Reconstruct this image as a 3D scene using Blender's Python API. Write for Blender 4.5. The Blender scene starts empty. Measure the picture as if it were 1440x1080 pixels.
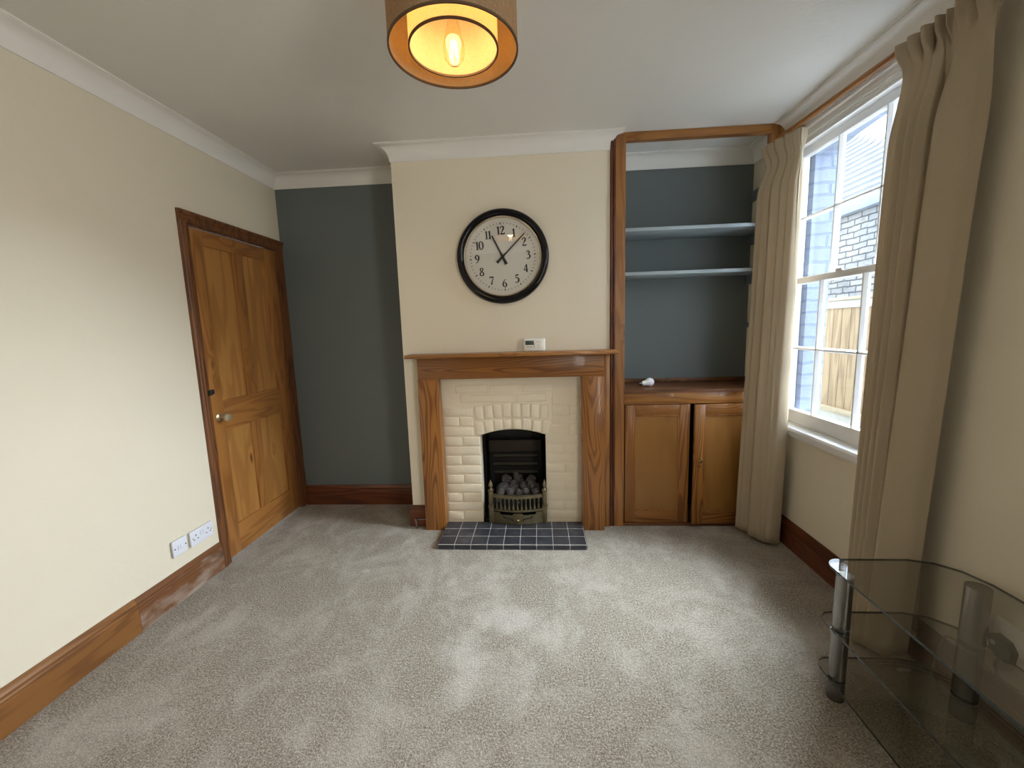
import bpy, bmesh, math, random
from mathutils import Vector, Matrix, noise as mnoise
random.seed(7)
SC = bpy.context.scene
COL = SC.collection
PI = math.pi

# ------------------------------------------------------------------ room dimensions (metres)
XL, XR = -1.904, 1.499          # left wall face, window wall face
YB, YC = 3.084, 2.718           # alcove back wall, chimney breast face
YR = -1.15                      # rear wall
H = 2.512                       # ceiling
ZC = 2.421                      # underside of the cornice on the wall
CW = 0.077                      # cornice projection on the ceiling
XC, XF = -0.9015, 0.466         # chimney breast left and right edges

# ------------------------------------------------------------------ materials
def new_mat(name):
    m = bpy.data.materials.new(name); m.use_nodes = True
    nt = m.node_tree
    for n in list(nt.nodes): nt.nodes.remove(n)
    out = nt.nodes.new('ShaderNodeOutputMaterial')
    return m, nt, out

class NT:
    def __init__(s, nt): s.nt = nt
    def n(s, t, **kw):
        nd = s.nt.nodes.new(t)
        for k, v in kw.items():
            if k.startswith('i_'):
                key = k[2:]
                key = int(key) if key.isdigit() else key.replace('_', ' ')
                nd.inputs[key].default_value = v
            else: setattr(nd, k, v)
        return nd
    def l(s, a, b): s.nt.links.new(a, b)
    def math(s, op, a, b=None, clamp=False):
        nd = s.n('ShaderNodeMath', operation=op, use_clamp=clamp)
        for i, v in enumerate((a, b)):
            if v is None: continue
            if isinstance(v, (int, float)): nd.inputs[i].default_value = v
            else: s.l(v, nd.inputs[i])
        return nd.outputs[0]
    def mix(s, f, a, b, blend='MIX'):
        nd = s.n('ShaderNodeMix', data_type='RGBA', blend_type=blend)
        for sock, v in ((nd.inputs[0], f), (nd.inputs[6], a), (nd.inputs[7], b)):
            if isinstance(v, (int, float)): sock.default_value = v
            elif isinstance(v, tuple): sock.default_value = (*v, 1) if len(v) == 3 else v
            else: s.l(v, sock)
        return nd.outputs[2]
    def ramp(s, f, stops, interp='LINEAR'):
        nd = s.n('ShaderNodeValToRGB'); cr = nd.color_ramp; cr.interpolation = interp
        while len(cr.elements) < len(stops): cr.elements.new(0.5)
        for e, (p, c) in zip(cr.elements, stops):
            e.position = p; e.color = (*c, 1) if isinstance(c, tuple) else (c, c, c, 1)
        s.l(f, nd.inputs[0]); return nd.outputs[0]
    def noise(s, vec, scale, detail=3, rough=.5, dist=0):
        nd = s.n('ShaderNodeTexNoise'); nd.inputs['Scale'].default_value = scale
        nd.inputs['Detail'].default_value = detail; nd.inputs['Roughness'].default_value = rough
        nd.inputs['Distortion'].default_value = dist
        if vec is not None: s.l(vec, nd.inputs['Vector'])
        return nd.outputs['Fac']
    def pos(s): return s.n('ShaderNodeNewGeometry').outputs['Position']
    def map(s, vec, scale=(1, 1, 1), loc=(0, 0, 0)):
        nd = s.n('ShaderNodeMapping'); nd.inputs['Scale'].default_value = scale; nd.inputs['Location'].default_value = loc
        s.l(vec, nd.inputs['Vector']); return nd.outputs[0]
    def bump(s, h, strength=.3, dist=.01, normal=None):
        nd = s.n('ShaderNodeBump'); nd.inputs['Strength'].default_value = strength; nd.inputs['Distance'].default_value = dist
        s.l(h, nd.inputs['Height'])
        if normal is not None: s.l(normal, nd.inputs['Normal'])
        return nd.outputs[0]
    def bsdf(s, color, rough=.5, metal=0, spec=.5, normal=None, coat=0):
        nd = s.n('ShaderNodeBsdfPrincipled')
        for key, v in (('Base Color', color), ('Roughness', rough)):
            if isinstance(v, tuple): nd.inputs[key].default_value = (*v, 1)
            elif isinstance(v, (int, float)): nd.inputs[key].default_value = v
            else: s.l(v, nd.inputs[key])
        nd.inputs['Metallic'].default_value = metal
        nd.inputs['Specular IOR Level'].default_value = spec
        nd.inputs['Coat Weight'].default_value = coat
        if normal is not None: s.l(normal, nd.inputs['Normal'])
        return nd.outputs[0]

def plain(name, color, rough=.5, metal=0, spec=.5, var=.06, nscale=6, bump=0, bscale=200, coat=0):
    m, nt, out = new_mat(name); t = NT(nt); p = t.pos()
    c = color
    if var:
        f = t.noise(p, nscale, 4)
        c = t.mix(f, tuple(x * (1 - var) for x in color), tuple(min(1, x * (1 + var)) for x in color))
    nrm = t.bump(t.noise(p, bscale, 3), bump, .004) if bump else None
    t.l(t.bsdf(c, rough, metal, spec, nrm, coat), out.inputs[0]); return m

def wall_paint(name, color, stain=(.75, .7, .6), amt=.12):
    m, nt, out = new_mat(name); t = NT(nt); p = t.pos()
    f = t.noise(p, 1.3, 5, .6)
    c = t.mix(f, tuple(x * .95 for x in color), tuple(min(1, x * 1.04) for x in color))
    s = t.ramp(t.noise(p, 2.6, 6, .65), [(.60, 0.0), (.78, 1.0)])
    c = t.mix(t.math('MULTIPLY', s, amt), c, tuple(a * b for a, b in zip(color, stain)))
    h = t.math('ADD', t.noise(p, 60, 3), t.math('MULTIPLY', t.noise(p, 9, 3), 1.2))
    t.l(t.bsdf(c, .62, 0, .3, t.bump(h, .12, .006)), out.inputs[0]); return m

def wood(name, axis, light, dark, K=9, rough=.34, bands=.75, perp=7.5, knots=.55, knot_scale=4.0, coat=.15, seed=0, heart=0):
    """varnished pine: the bands are level lines of a noise stretched along the grain; knots by voronoi cells"""
    m, nt, out = new_mat(name); t = NT(nt)
    oi = t.n('ShaderNodeObjectInfo')
    off = t.n('ShaderNodeVectorMath', operation='SCALE'); off.inputs[0].default_value = (7.3, 5.1, 9.7)
    t.l(oi.outputs['Random'], off.inputs['Scale'])
    ad = t.n('ShaderNodeVectorMath', operation='ADD'); t.l(t.pos(), ad.inputs[0]); t.l(off.outputs[0], ad.inputs[1])
    ad2 = t.n('ShaderNodeVectorMath', operation='ADD'); t.l(ad.outputs[0], ad2.inputs[0]); ad2.inputs[1].default_value = (seed, seed * .7, seed * 1.3)
    p = ad2.outputs[0]
    def sc(g, q): return tuple(g if i == axis else q for i in range(3))
    # knots pull the grain round them
    vo = t.n('ShaderNodeTexVoronoi'); vo.inputs['Scale'].default_value = knot_scale
    t.l(t.map(p, sc(.55, 1.5)), vo.inputs['Vector'])
    kd = vo.outputs['Distance']
    f = t.noise(t.map(p, sc(.75, perp)), 1, 2, .45)
    f2 = t.math('ADD', f, t.math('MULTIPLY', t.ramp(kd, [(0, 1.0), (.25, 0.0)]), .18))
    if heart:      # rings nested about the middle line of the board
        tc = t.n('ShaderNodeTexCoord'); ln = t.n('ShaderNodeVectorMath', operation='LENGTH'); t.l(t.map(tc.outputs['Object'], sc(0, 1)), ln.inputs[0])
        f2 = t.math('ADD', t.math('MULTIPLY', f2, 1.0), t.math('MULTIPLY', ln.outputs['Value'], heart))
    w = t.math('ADD', t.math('MULTIPLY', t.math('SINE', t.math('MULTIPLY', f2, K * 2 * PI)), .5), .5)
    w = t.ramp(w, [(.35, 0.0), (.62, .35), (.92, 1.0)])
    fib = t.noise(t.map(p, sc(3, 170)), 1, 3, .6)
    big = t.noise(t.map(p, sc(.5, 2.2)), 1, 2)
    c = t.mix(t.math('MULTIPLY', w, bands), light, dark)
    c = t.mix(t.math('MULTIPLY', fib, .45), c, tuple(x * .62 for x in light))
    c = t.mix(t.ramp(big, [(.35, 0.0), (.7, .35)]), c, tuple(x * .8 for x in dark))
    keep = t.ramp(vo.outputs['Color'], [(.50, 0.0), (.52, 1.0)])
    k = t.math('MULTIPLY', t.ramp(kd, [(.065, 1.0), (.125, 0.0)]), keep)
    c = t.mix(t.math('MULTIPLY', k, knots), c, (.045, .014, .006))
    h = t.math('SUBTRACT', fib, t.math('MULTIPLY', w, .6))
    t.l(t.bsdf(c, rough, 0, .45, t.bump(h, .10, .003), coat), out.inputs[0]); return m

HON, ORG = (.43, .185, .048), (.20, .062, .014)
M = {}
for ax, nm in enumerate('xyz'):
    M['pine_' + nm] = wood('pine_' + nm, ax, (.41, .18, .045), (.20, .066, .016), K=9, bands=.65, knots=.8, knot_scale=5)
    M['pitch_' + nm] = wood('pitch_pine_' + nm, ax, (.40, .165, .038), (.125, .034, .009), K=15, bands=.78, perp=7, knots=.3, knot_scale=2.2, heart=5)
    M['panel_' + nm] = wood('panel_pine_' + nm, ax, (.50, .245, .066), (.28, .105, .026), K=6, bands=.6, perp=6, knots=.9, knot_scale=5)
    M['red_' + nm] = wood('red_pine_' + nm, ax, (.165, .047, .016), (.062, .016, .008), K=8, bands=.8, knots=.3)
    M['oak_' + nm] = wood('oak_' + nm, ax, (.29, .125, .036), (.12, .042, .012), K=8, bands=.6, knots=.2)
    M['dark_' + nm] = wood('dark_pine_' + nm, ax, (.20, .075, .022), (.06, .02, .008), K=11, bands=.8, knots=.3, rough=.5, coat=0)
M['cream'] = wall_paint('cream_paint', (.74, .68, .55))
M['cream2'] = wall_paint('cream_paint_chimney', (.82, .745, .605), amt=.25)
M['slate_paint'] = wall_paint('slate_blue_paint', (.145, .168, .170), (.9, .95, .9), .2)
M['ceil'] = wall_paint('ceiling_white', (.76, .745, .71), amt=.06)
M['cove'] = plain('cornice_white', (.83, .815, .78), .55, var=.03, nscale=2)
M['sash_white'] = plain('gloss_white', (.80, .81, .82), .28, var=.02)
M['shelf_paint'] = plain('shelf_grey_paint', (.36, .42, .45), .45, var=.04)
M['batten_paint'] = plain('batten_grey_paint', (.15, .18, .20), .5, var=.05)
M['socket_white'] = plain('socket_white', (.74, .76, .84), .3, var=0)
M['socket_dark'] = plain('socket_dark', (.04, .04, .05), .5, var=0)
M['plate_edge'] = plain('plate_side_grey', (.55, .54, .52), .5, var=0)
M['white_plastic'] = plain('white_plastic', (.84, .84, .80), .35, var=0)
M['lcd'] = plain('lcd_grey', (.075, .085, .075), .25, var=.1, nscale=80)
M['grey_plastic'] = plain('grey_plastic', (.38, .39, .38), .4, var=0)
M['black_gloss'] = plain('black_gloss', (.004, .004, .006), .10, spec=.35, var=0)
M['black'] = plain('matt_black', (.006, .0055, .005), .85, var=.3, nscale=20, bump=.3, bscale=90)  # plain matt black for the fire opening, slots and cupboard back
M['fire_metal'] = plain('cast_iron', (.008, .007, .006), .6, .2, var=.3, nscale=15)
M['louvre'] = plain('fireback_bar', (.030, .026, .016), .5, .4, var=.3, nscale=10)
M['rust'] = plain('fireback_rust', (.026, .016, .007), .7, 0, var=.6, nscale=12)
M['brass'] = plain('antique_brass', (.20, .165, .095), .42, .75, var=.35, nscale=30, bump=.15)
M['bright_brass'] = plain('brass', (.55, .40, .18), .25, 1, var=.15, nscale=30)
M['pale_knob'] = plain('pale_brass', (.70, .62, .44), .3, .8, var=.1, nscale=60)
M['coal'] = plain('coal_grey', (.085, .075, .075), .85, var=.75, nscale=28, bump=.9, bscale=70)
M['chrome'] = plain('brushed_steel', (.30, .29, .275), .27, 1, var=.08, nscale=4)
M['steel_dark'] = plain('dark_collar', (.20, .20, .19), .3, .9, var=0)
M['champagne'] = plain('champagne_metal', (.62, .52, .40), .25, .9, var=0)
M['dial'] = plain('dial_paper', (.74, .715, .655), .55, var=.02)
M['ink'] = plain('numeral_ink', (.012, .011, .011), .5, var=0)
M['black_rubber'] = plain('black_rubber', (.015, .016, .015), .5, var=0)
M['cable_grey'] = plain('cable_grey', (.16, .15, .13), .5, var=0)
M['cable_white'] = plain('cable_white', (.72, .70, .64), .4, var=0)
M['grout'] = plain('grout', (.62, .60, .55), .8, var=.1, nscale=40)
M['brick_paint'] = plain('cream_masonry_paint', (.83, .735, .58), .55, var=.05, nscale=9, bump=.35, bscale=55)
M['stone'] = plain('stone_sill', (.5, .5, .48), .8, var=.2)
M['lead'] = plain('gutter_grey', (.16, .19, .23), .6, var=.3, nscale=5)
M['paving'] = plain('paving', (.52, .52, .50), .9, var=.3, nscale=3)

def tile_mat():
    m, nt, out = new_mat('hearth_tile'); t = NT(nt); p = t.pos()
    f = t.noise(p, 16, 5, .6, .6)
    c = t.ramp(f, [(.3, (.020, .022, .030)), (.55, (.034, .036, .047)), (.72, (.072, .073, .088))])
    r = t.math('ADD', t.math('MULTIPLY', t.noise(p, 30, 3), .3), .22)
    t.l(t.bsdf(c, r, 0, .5, t.bump(t.noise(p, 45, 3), .15, .004)), out.inputs[0]); return m
M['tile'] = tile_mat()

def carpet_mat():
    m, nt, out = new_mat('carpet_pile'); t = NT(nt); p = t.pos()
    fine = t.math('ADD', t.math('MULTIPLY', t.noise(p, 300, 2, .7), .5), t.math('MULTIPLY', t.noise(p, 135, 2, .7), .5))
    mid = t.noise(p, 60, 3, .6)
    blot = t.ramp(t.noise(p, 2.8, 8, .72, .5), [(.47, 0.0), (.63, 1.0)])
    blot2 = t.ramp(t.noise(t.map(p, (1, .55, 1), (3, 1, 0)), 5.0, 7, .7), [(.52, 0.0), (.64, 1.0)])
    c = t.ramp(fine, [(.36, (.105, .088, .068)), (.50, (.35, .31, .255)), (.63, (.72, .67, .59))])
    c = t.mix(t.math('MULTIPLY', t.math('SUBTRACT', mid, .3, True), .6), c, (.22, .182, .148))
    c = t.mix(t.math('MULTIPLY', blot, .46), c, (.60, .56, .50))
    c = t.mix(t.math('MULTIPLY', blot2, .36), c, (.62, .58, .53))
    # ragged pale ovals blended into the carpet colour
    for (cx, cy, rx, ry) in ((-.135, 1.78, .20, .13), (-1.02, 2.16, .035, .03), (-.33, 1.55, .10, .25)):
        d = t.n('ShaderNodeVectorMath', operation='LENGTH')
        q = t.map(p, (1 / rx, 1 / ry, 0), (-cx / rx, -cy / ry, 0)); t.l(q, d.inputs[0])
        mk = t.ramp(t.math('ADD', d.outputs['Value'], t.math('MULTIPLY', t.math('SUBTRACT', t.noise(p, 12, 4), .5), 1.4)), [(.25, 1.0), (.95, 0.0)])
        c = t.mix(t.math('MULTIPLY', mk, .40), c, (.74, .71, .66))
    h = t.math('ADD', fine, t.math('MULTIPLY', mid, .8))
    b = t.n('ShaderNodeBsdfPrincipled'); t.l(c, b.inputs['Base Color'])
    b.inputs['Roughness'].default_value = 1; b.inputs['Specular IOR Level'].default_value = .05
    t.l(t.bump(h, .9, .012), b.inputs['Normal'])
    t.l(b.outputs[0], out.inputs[0]); return m
M['carpet'] = carpet_mat()

def worn_wood():
    """left skirting: the far board has lost its varnish near the floor"""
    m, nt, out = new_mat('skirting_worn'); t = NT(nt); p = t.pos()
    fib = t.noise(t.map(p, (120, 3, 120)), 1, 3, .6)
    base = t.mix(t.math('MULTIPLY', fib, .8), (.22, .09, .030), (.07, .028, .014))
    sep = t.n('ShaderNodeSeparateXYZ'); t.l(p, sep.inputs[0])
    wear = t.math('ADD', t.noise(t.map(p, (1, 5, 16)), 1, 5, .65), t.math('MULTIPLY', sep.outputs[2], -1.7))
    c = t.mix(t.ramp(wear, [(.34, 0.0), (.58, .75)]), base, (.40, .33, .28))
    drk = t.ramp(t.noise(t.map(p, (1, 4, 11), (3, 3, 3)), 1, 4), [(.55, 0.0), (.7, .8)])
    c = t.mix(drk, c, (.030, .014, .010))
    t.l(t.bsdf(c, .5, 0, .35), out.inputs[0]); return m
M['worn'] = worn_wood()

def fabric(name, color, trans=.3, scale=900, tcol=None):
    m, nt, out = new_mat(name); t = NT(nt); p = t.pos()
    w = t.noise(t.map(p, (1, 1, .25)), scale, 2, .7); w2 = t.noise(t.map(p, (.25, .25, 1)), scale, 2, .7)
    g = t.math('MULTIPLY', t.math('ADD', w, w2), .5)
    c = t.mix(t.ramp(g, [(.35, 0.0), (.65, 1.0)]), tuple(x * .72 for x in color), tuple(min(1, x * 1.18) for x in color))
    d = t.bsdf(c, .95, 0, .1, t.bump(g, .25, .002))
    tr = t.n('ShaderNodeBsdfTranslucent')
    if tcol is None: t.l(c, tr.inputs['Color'])
    else: tr.inputs['Color'].default_value = (*tcol, 1)
    mx = t.n('ShaderNodeMixShader'); mx.inputs[0].default_value = trans
    t.l(d, mx.inputs[1]); t.l(tr.outputs[0], mx.inputs[2]); t.l(mx.outputs[0], out.inputs[0]); return m
M['curtain'] = fabric('curtain_cotton', (.53, .44, .32), .18, 2600)
M['lining'] = fabric('curtain_lining', (.72, .68, .58), .35)
M['shade_out'] = fabric('shade_fabric_brown', (.30, .215, .13), .07, 240, (.75, .42, .16))
M['shade_in'] = fabric('shade_lining_gold', (.82, .66, .42), .60, 300, (.95, .82, .56))

def glass(name, tint=(1, 1, 1), ior=1.45, rough=0.0, edge=None):
    m, nt, out = new_mat(name); t = NT(nt)
    tr = t.n('ShaderNodeBsdfTransparent'); tr.inputs['Color'].default_value = (*tint, 1)
    gl = t.n('ShaderNodeBsdfGlossy'); gl.inputs['Roughness'].default_value = rough
    lw = t.n('ShaderNodeLayerWeight'); lw.inputs['Blend'].default_value = .5      # Schlick reflectance, the same from both sides
    f0 = ((ior - 1) / (ior + 1)) ** 2
    fr = t.math('ADD', t.math('MULTIPLY', t.math('POWER', lw.outputs['Facing'], 5), 1 - f0), f0)
    mx = t.n('ShaderNodeMixShader'); t.l(fr, mx.inputs[0]); t.l(tr.outputs[0], mx.inputs[1]); t.l(gl.outputs[0], mx.inputs[2])
    t.l(mx.outputs[0], out.inputs[0]); return m
M['pane'] = glass('window_glass', (.97, .985, .99))
M['clock_glass'] = glass('clock_glass', (1, 1, 1), 1.5)
M['tv_glass'] = glass('smoked_glass', (.86, .86, .84), 1.95)
M['bulb_glass'] = glass('bulb_glass', (1, .95, .85), 1.35)
M['tv_edge'] = plain('glass_edge_green', (.020, .030, .026), .15, var=0)
M['milk'] = plain('bulb_milk', (.86, .86, .92), .25, var=0)

def emission(name, color, s):
    m, nt, out = new_mat(name); e = nt.nodes.new('ShaderNodeEmission')
    e.inputs[0].default_value = (*color, 1); e.inputs[1].default_value = s
    nt.links.new(e.outputs[0], out.inputs[0]); return m
M['filament'] = emission('filament_glow', (1, .78, .42), 14)

def brick_wall_mat(name, c1, c2, mortar, scale=1.0, bump=.8):
    m, nt, out = new_mat(name); t = NT(nt); p = t.pos()
    sep = t.n('ShaderNodeSeparateXYZ'); t.l(p, sep.inputs[0])
    cmb = t.n('ShaderNodeCombineXYZ'); t.l(t.math('ADD', sep.outputs[1], sep.outputs[0]), cmb.inputs[0]); t.l(sep.outputs[2], cmb.inputs[1])
    wob = t.n('ShaderNodeVectorMath', operation='ADD'); t.l(cmb.outputs[0], wob.inputs[0])
    nz = t.n('ShaderNodeTexNoise'); nz.inputs['Scale'].default_value = 5; t.l(p, nz.inputs['Vector'])
    sc_ = t.n('ShaderNodeVectorMath', operation='SCALE'); t.l(nz.outputs['Color'], sc_.inputs[0]); sc_.inputs['Scale'].default_value = .05
    t.l(sc_.outputs[0], wob.inputs[1])
    b = t.n('ShaderNodeTexBrick'); b.inputs['Scale'].default_value = 1 / scale
    b.inputs['Brick Width'].default_value = .225; b.inputs['Row Height'].default_value = .075; b.inputs['Mortar Size'].default_value = .009
    b.inputs['Mortar Smooth'].default_value = .3
    b.inputs['Color1'].default_value = (*c1, 1); b.inputs['Color2'].default_value = (*c2, 1); b.inputs['Mortar'].default_value = (*mortar, 1)
    t.l(wob.outputs[0], b.inputs['Vector'])
    c = t.mix(t.ramp(t.noise(p, 6, 5, .65), [(.5, 0.0), (.72, .55)]), b.outputs['Color'], mortar)
    h = t.math('SUBTRACT', t.math('MULTIPLY', t.noise(p, 22, 4), .5), b.outputs['Fac'])
    t.l(t.bsdf(c, .85, 0, .2, t.bump(h, bump, .02)), out.inputs[0]); return m
M['out_brick'] = brick_wall_mat('painted_brick_reveal', (.22, .25, .32), (.20, .23, .30), (.165, .195, .26), 1, .5)  # blue shade of the white-painted reveal is put into these colours
M['far_brick'] = brick_wall_mat('old_painted_brick', (.25, .24, .225), (.20, .20, .20), (.07, .07, .075), 1.35, .8)

# ------------------------------------------------------------------ mesh helpers
WLOC = {}
class MB:
    """collects shapes in world coordinates; build() links them as one mesh object"""
    def __init__(s): s.bm = bmesh.new(); s.mi = 0
    def _tag(s, faces):
        for f in faces: f.material_index = s.mi
    def box(s, x0, x1, y0, y1, z0, z1, bevel=0, seg=2, M4=None):
        vs = [s.bm.verts.new((x, y, z)) for x in (x0, x1) for y in (y0, y1) for z in (z0, z1)]
        q = [(0, 1, 3, 2), (4, 6, 7, 5), (0, 4, 5, 1), (2, 3, 7, 6), (0, 2, 6, 4), (1, 5, 7, 3)]
        fs = [s.bm.faces.new([vs[i] for i in f]) for f in q]
        s._tag(fs)
        if bevel:
            es = list({e for f in fs for e in f.edges})
            r = bmesh.ops.bevel(s.bm, geom=es, offset=bevel, segments=seg, affect='EDGES', profile=.5)
            s._tag(r['faces'])
            vs = list({v for f in r['faces'] for v in f.verts} | {v for v in vs if v.is_valid})
        if M4 is not None:
            for v in vs: v.co = M4 @ v.co
        return s
    def ring(s, pts): return [s.bm.verts.new(p) for p in pts]
    def skin(s, rings, closed=True, caps=True):
        fs = []
        n = len(rings[0])
        for a, b in zip(rings[:-1], rings[1:]):
            for i in range(n if closed else n - 1):
                j = (i + 1) % n
                fs.append(s.bm.faces.new((a[i], a[j], b[j], b[i])))
        if caps and closed:
            fs.append(s.bm.faces.new(list(reversed(rings[0])))); fs.append(s.bm.faces.new(rings[-1]))
        s._tag(fs); return fs
    def tube(s, pts, r, n=12, caps=True):
        pts = [Vector(p) for p in pts]; rs = r if isinstance(r, (list, tuple)) else [r] * len(pts)
        rings = []; up = None
        for i, p in enumerate(pts):
            d = (pts[min(i + 1, len(pts) - 1)] - pts[max(i - 1, 0)]).normalized()
            if up is None:
                up = Vector((0, 0, 1)) if abs(d.z) < .9 else Vector((1, 0, 0))
            a = d.cross(up).normalized(); b = a.cross(d).normalized(); up = b
            rings.append(s.ring([p + rs[i] * (math.cos(2 * PI * k / n) * a + math.sin(2 * PI * k / n) * b) for k in range(n)]))
        s.skin(rings, True, caps); return s
    def lathe(s, prof, center=(0, 0, 0), axis='z', n=32, closed=False, M4=None):
        """prof: (radius, height) pairs turned about the axis through center"""
        c = Vector(center); rings = []
        for (r, h) in prof:
            r = max(r, 1e-4); L = []
            for k in range(n):
                a = 2 * PI * k / n; u, v = r * math.cos(a), r * math.sin(a)
                q = {'z': (u, v, h), 'y': (u, h, v), 'x': (h, u, v)}[axis]
                q = Vector(q)
                if M4 is not None: q = M4 @ q
                L.append(c + q)
            rings.append(s.ring(L))
        if closed: rings.append(rings[0])
        fs = s.skin(rings, True, not closed); return s
    def prism(s, poly, axis, a, b):
        """extrude the 2-D polygon along the axis between a and b"""
        def P(u, v, w): return {'x': (w, u, v), 'y': (u, w, v), 'z': (u, v, w)}[axis]
        A = s.ring([P(u, v, a) for u, v in poly]); B = s.ring([P(u, v, b) for u, v in poly])
        s.skin([A, B]); return s
    def sphere(s, c, r, n=16, scale=(1, 1, 1)):
        c = Vector(c); rings = []
        m = n // 2
        for i in range(1, m):
            th = PI * i / m
            rings.append(s.ring([c + Vector((r * scale[0] * math.sin(th) * math.cos(2 * PI * k / n), r * scale[1] * math.sin(th) * math.sin(2 * PI * k / n), r * scale[2] * math.cos(th))) for k in range(n)]))
        s.skin(rings); return s
    def sweep(s, prof, path, side):
        """prof (d, z): d = distance out of the wall into the room; mitred at the corners of a horizontal path"""
        P = [Vector((x, y)) for x, y in path]; rings = []
        for i, p in enumerate(P):
            if i == 0: d = (P[1] - p).normalized(); n = Vector((-d.y, d.x)) * side
            elif i == len(P) - 1: d = (p - P[i - 1]).normalized(); n = Vector((-d.y, d.x)) * side
            else:
                d0 = (p - P[i - 1]).normalized(); d1 = (P[i + 1] - p).normalized()
                n0 = Vector((-d0.y, d0.x)) * side; n1 = Vector((-d1.y, d1.x)) * side
                n = (n0 + n1); n = n / max(.2, n.dot(n0)) if n.length > 1e-6 else n0
            rings.append(s.ring([(p.x + n.x * d_, p.y + n.y * d_, z) for d_, z in prof]))
        s.skin(rings); return s
    def build(s, name, mat, parent=None, smooth=35):
        bm = s.bm
        bmesh.ops.recalc_face_normals(bm, faces=bm.faces[:])
        lo = Vector((1e9,) * 3); hi = -lo
        for v in bm.verts:
            for i in range(3): lo[i] = min(lo[i], v.co[i]); hi[i] = max(hi[i], v.co[i])
        org = (lo + hi) / 2
        for v in bm.verts: v.co -= org
        me = bpy.data.meshes.new(name); bm.to_mesh(me); bm.free()
        for m in (mat if isinstance(mat, (list, tuple)) else [mat]): me.materials.append(m)
        if smooth:
            me.polygons.foreach_set('use_smooth', [True] * len(me.polygons)); me.set_sharp_from_angle(angle=math.radians(smooth))
        o = bpy.data.objects.new(name, me); COL.objects.link(o)
        WLOC[o.name] = org
        if parent is not None: o.parent = parent; o.location = org - WLOC[parent.name]
        else: o.location = org
        return o

def thing(name, label, cat, loc, group=None):
    o = bpy.data.objects.new(name, None); COL.objects.link(o); o.location = loc; o.empty_display_size = .05
    WLOC[o.name] = Vector(loc); return tag(o, label, cat, group)
def tag(o, label, cat, group=None, kind=None):
    o['label'] = label; o['category'] = cat
    if group: o['group'] = group
    if kind: o['kind'] = kind
    return o
def struct(o, label, cat): return tag(o, label, cat, None, 'structure')

# ------------------------------------------------------------------ room shell
f = MB().box(XL - .1, XR + .02, YR, YB + .02, -.06, 0).build('floor', M['carpet'], None, 0)
struct(f, 'beige cut-pile carpet with paler trodden patches over the whole floor', 'carpet')
f = MB().box(XL - .1, XR + .12, YR - .1, YB + .1, H, H + .08).build('ceiling', M['ceil'], None, 0)
struct(f, 'plain off-white plaster ceiling', 'ceiling')

b = MB()   # left wall with the door opening
DY0, DY1, DZ = 2.240, 3.030, 1.985
b.box(XL - .12, XL, YR, DY0, 0, H); b.box(XL - .12, XL, DY1, YB, 0, H); b.box(XL - .12, XL, DY0, DY1, DZ, H)
struct(b.build('wall_left', M['cream'], None, 0), 'cream painted wall holding the pine door', 'wall')
b = MB().box(XL - .12, XR + .12, YB, YB + .1, 0, H)
struct(b.build('wall_back', M['slate_paint'], None, 0), 'slate blue-grey wall at the back of both alcoves', 'wall')
WY0, WY1, WZ0, WZ1 = 1.700, 2.715, .715, 2.350
b = MB()
RY0, RY1, RZ0, RZ1 = -1.02, -.16, .75, 2.20      # unseen opening added behind the viewer to hold the fill light
b.box(XR, XR + .125, YR, RY0, 0, H); b.box(XR, XR + .125, RY1, WY0, 0, H); b.box(XR, XR + .125, WY1, YB, 0, H)
b.box(XR, XR + .125, RY0, RY1, 0, RZ0); b.box(XR, XR + .125, RY0, RY1, RZ1, H)
b.box(XR, XR + .125, WY0, WY1, 0, WZ0); b.box(XR, XR + .125, WY0, WY1, WZ1, H)
struct(b.build('wall_right', M['cream'], None, 0), 'cream painted window wall behind the curtains and glass stand', 'wall')
b = MB()
b.box(XL - .12, XR + .12, YR - .1, YR, 0, H)
struct(b.build('wall_rear', M['slate_paint'], None, 0), 'slate blue wall behind the viewer', 'wall')  # unseen wall, its dark colour chosen to cut the bounce light

# chimney breast
b = MB()
PX0, PX1, PZ1 = -.662, .285, 1.045       # brick panel
b.box(XC, PX0, YC, YB, 0, H); b.box(PX1, XF, YC, YB, 0, H); b.box(PX0, PX1, YC, YB, PZ1, H)
struct(b.build('wall_chimney', M['cream2'], None, 0), 'cream chimney breast with faint scuffs behind the round clock', 'wall')

# painted brick panel with the arched opening, bricks standing a little proud
OX0, OX1 = -.405, .040
OXM = (OX0 + OX1) / 2
def arch_z(x): return .645 + .040 * (1 - ((x - OXM) / ((OX1 - OX0) / 2)) ** 2)
b = MB()
poly = [(PX0, .0), (OX0, .0)] + [(OX0 + (OX1 - OX0) * i / 16, arch_z(OX0 + (OX1 - OX0) * i / 16)) for i in range(17)] + [(OX1, 0), (PX1, 0), (PX1, PZ1), (PX0, PZ1)]
b.prism(poly, 'y', YC + .004, YC + .115)
def brick(x0, x1, z0, z1, h, rot=0, bev=.006):
    c = Vector(((x0 + x1) / 2, YC, (z0 + z1) / 2))
    m4 = Matrix.Translation(c) @ Matrix.Rotation(rot, 4, 'Y') @ Matrix.Rotation(random.uniform(-.02, .02), 4, 'X') @ Matrix.Translation(-c)
    b.box(x0, x1, YC + .004 - h, YC + .03, z0, z1, bev, 3, m4)
z = .043; k = 0
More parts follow.
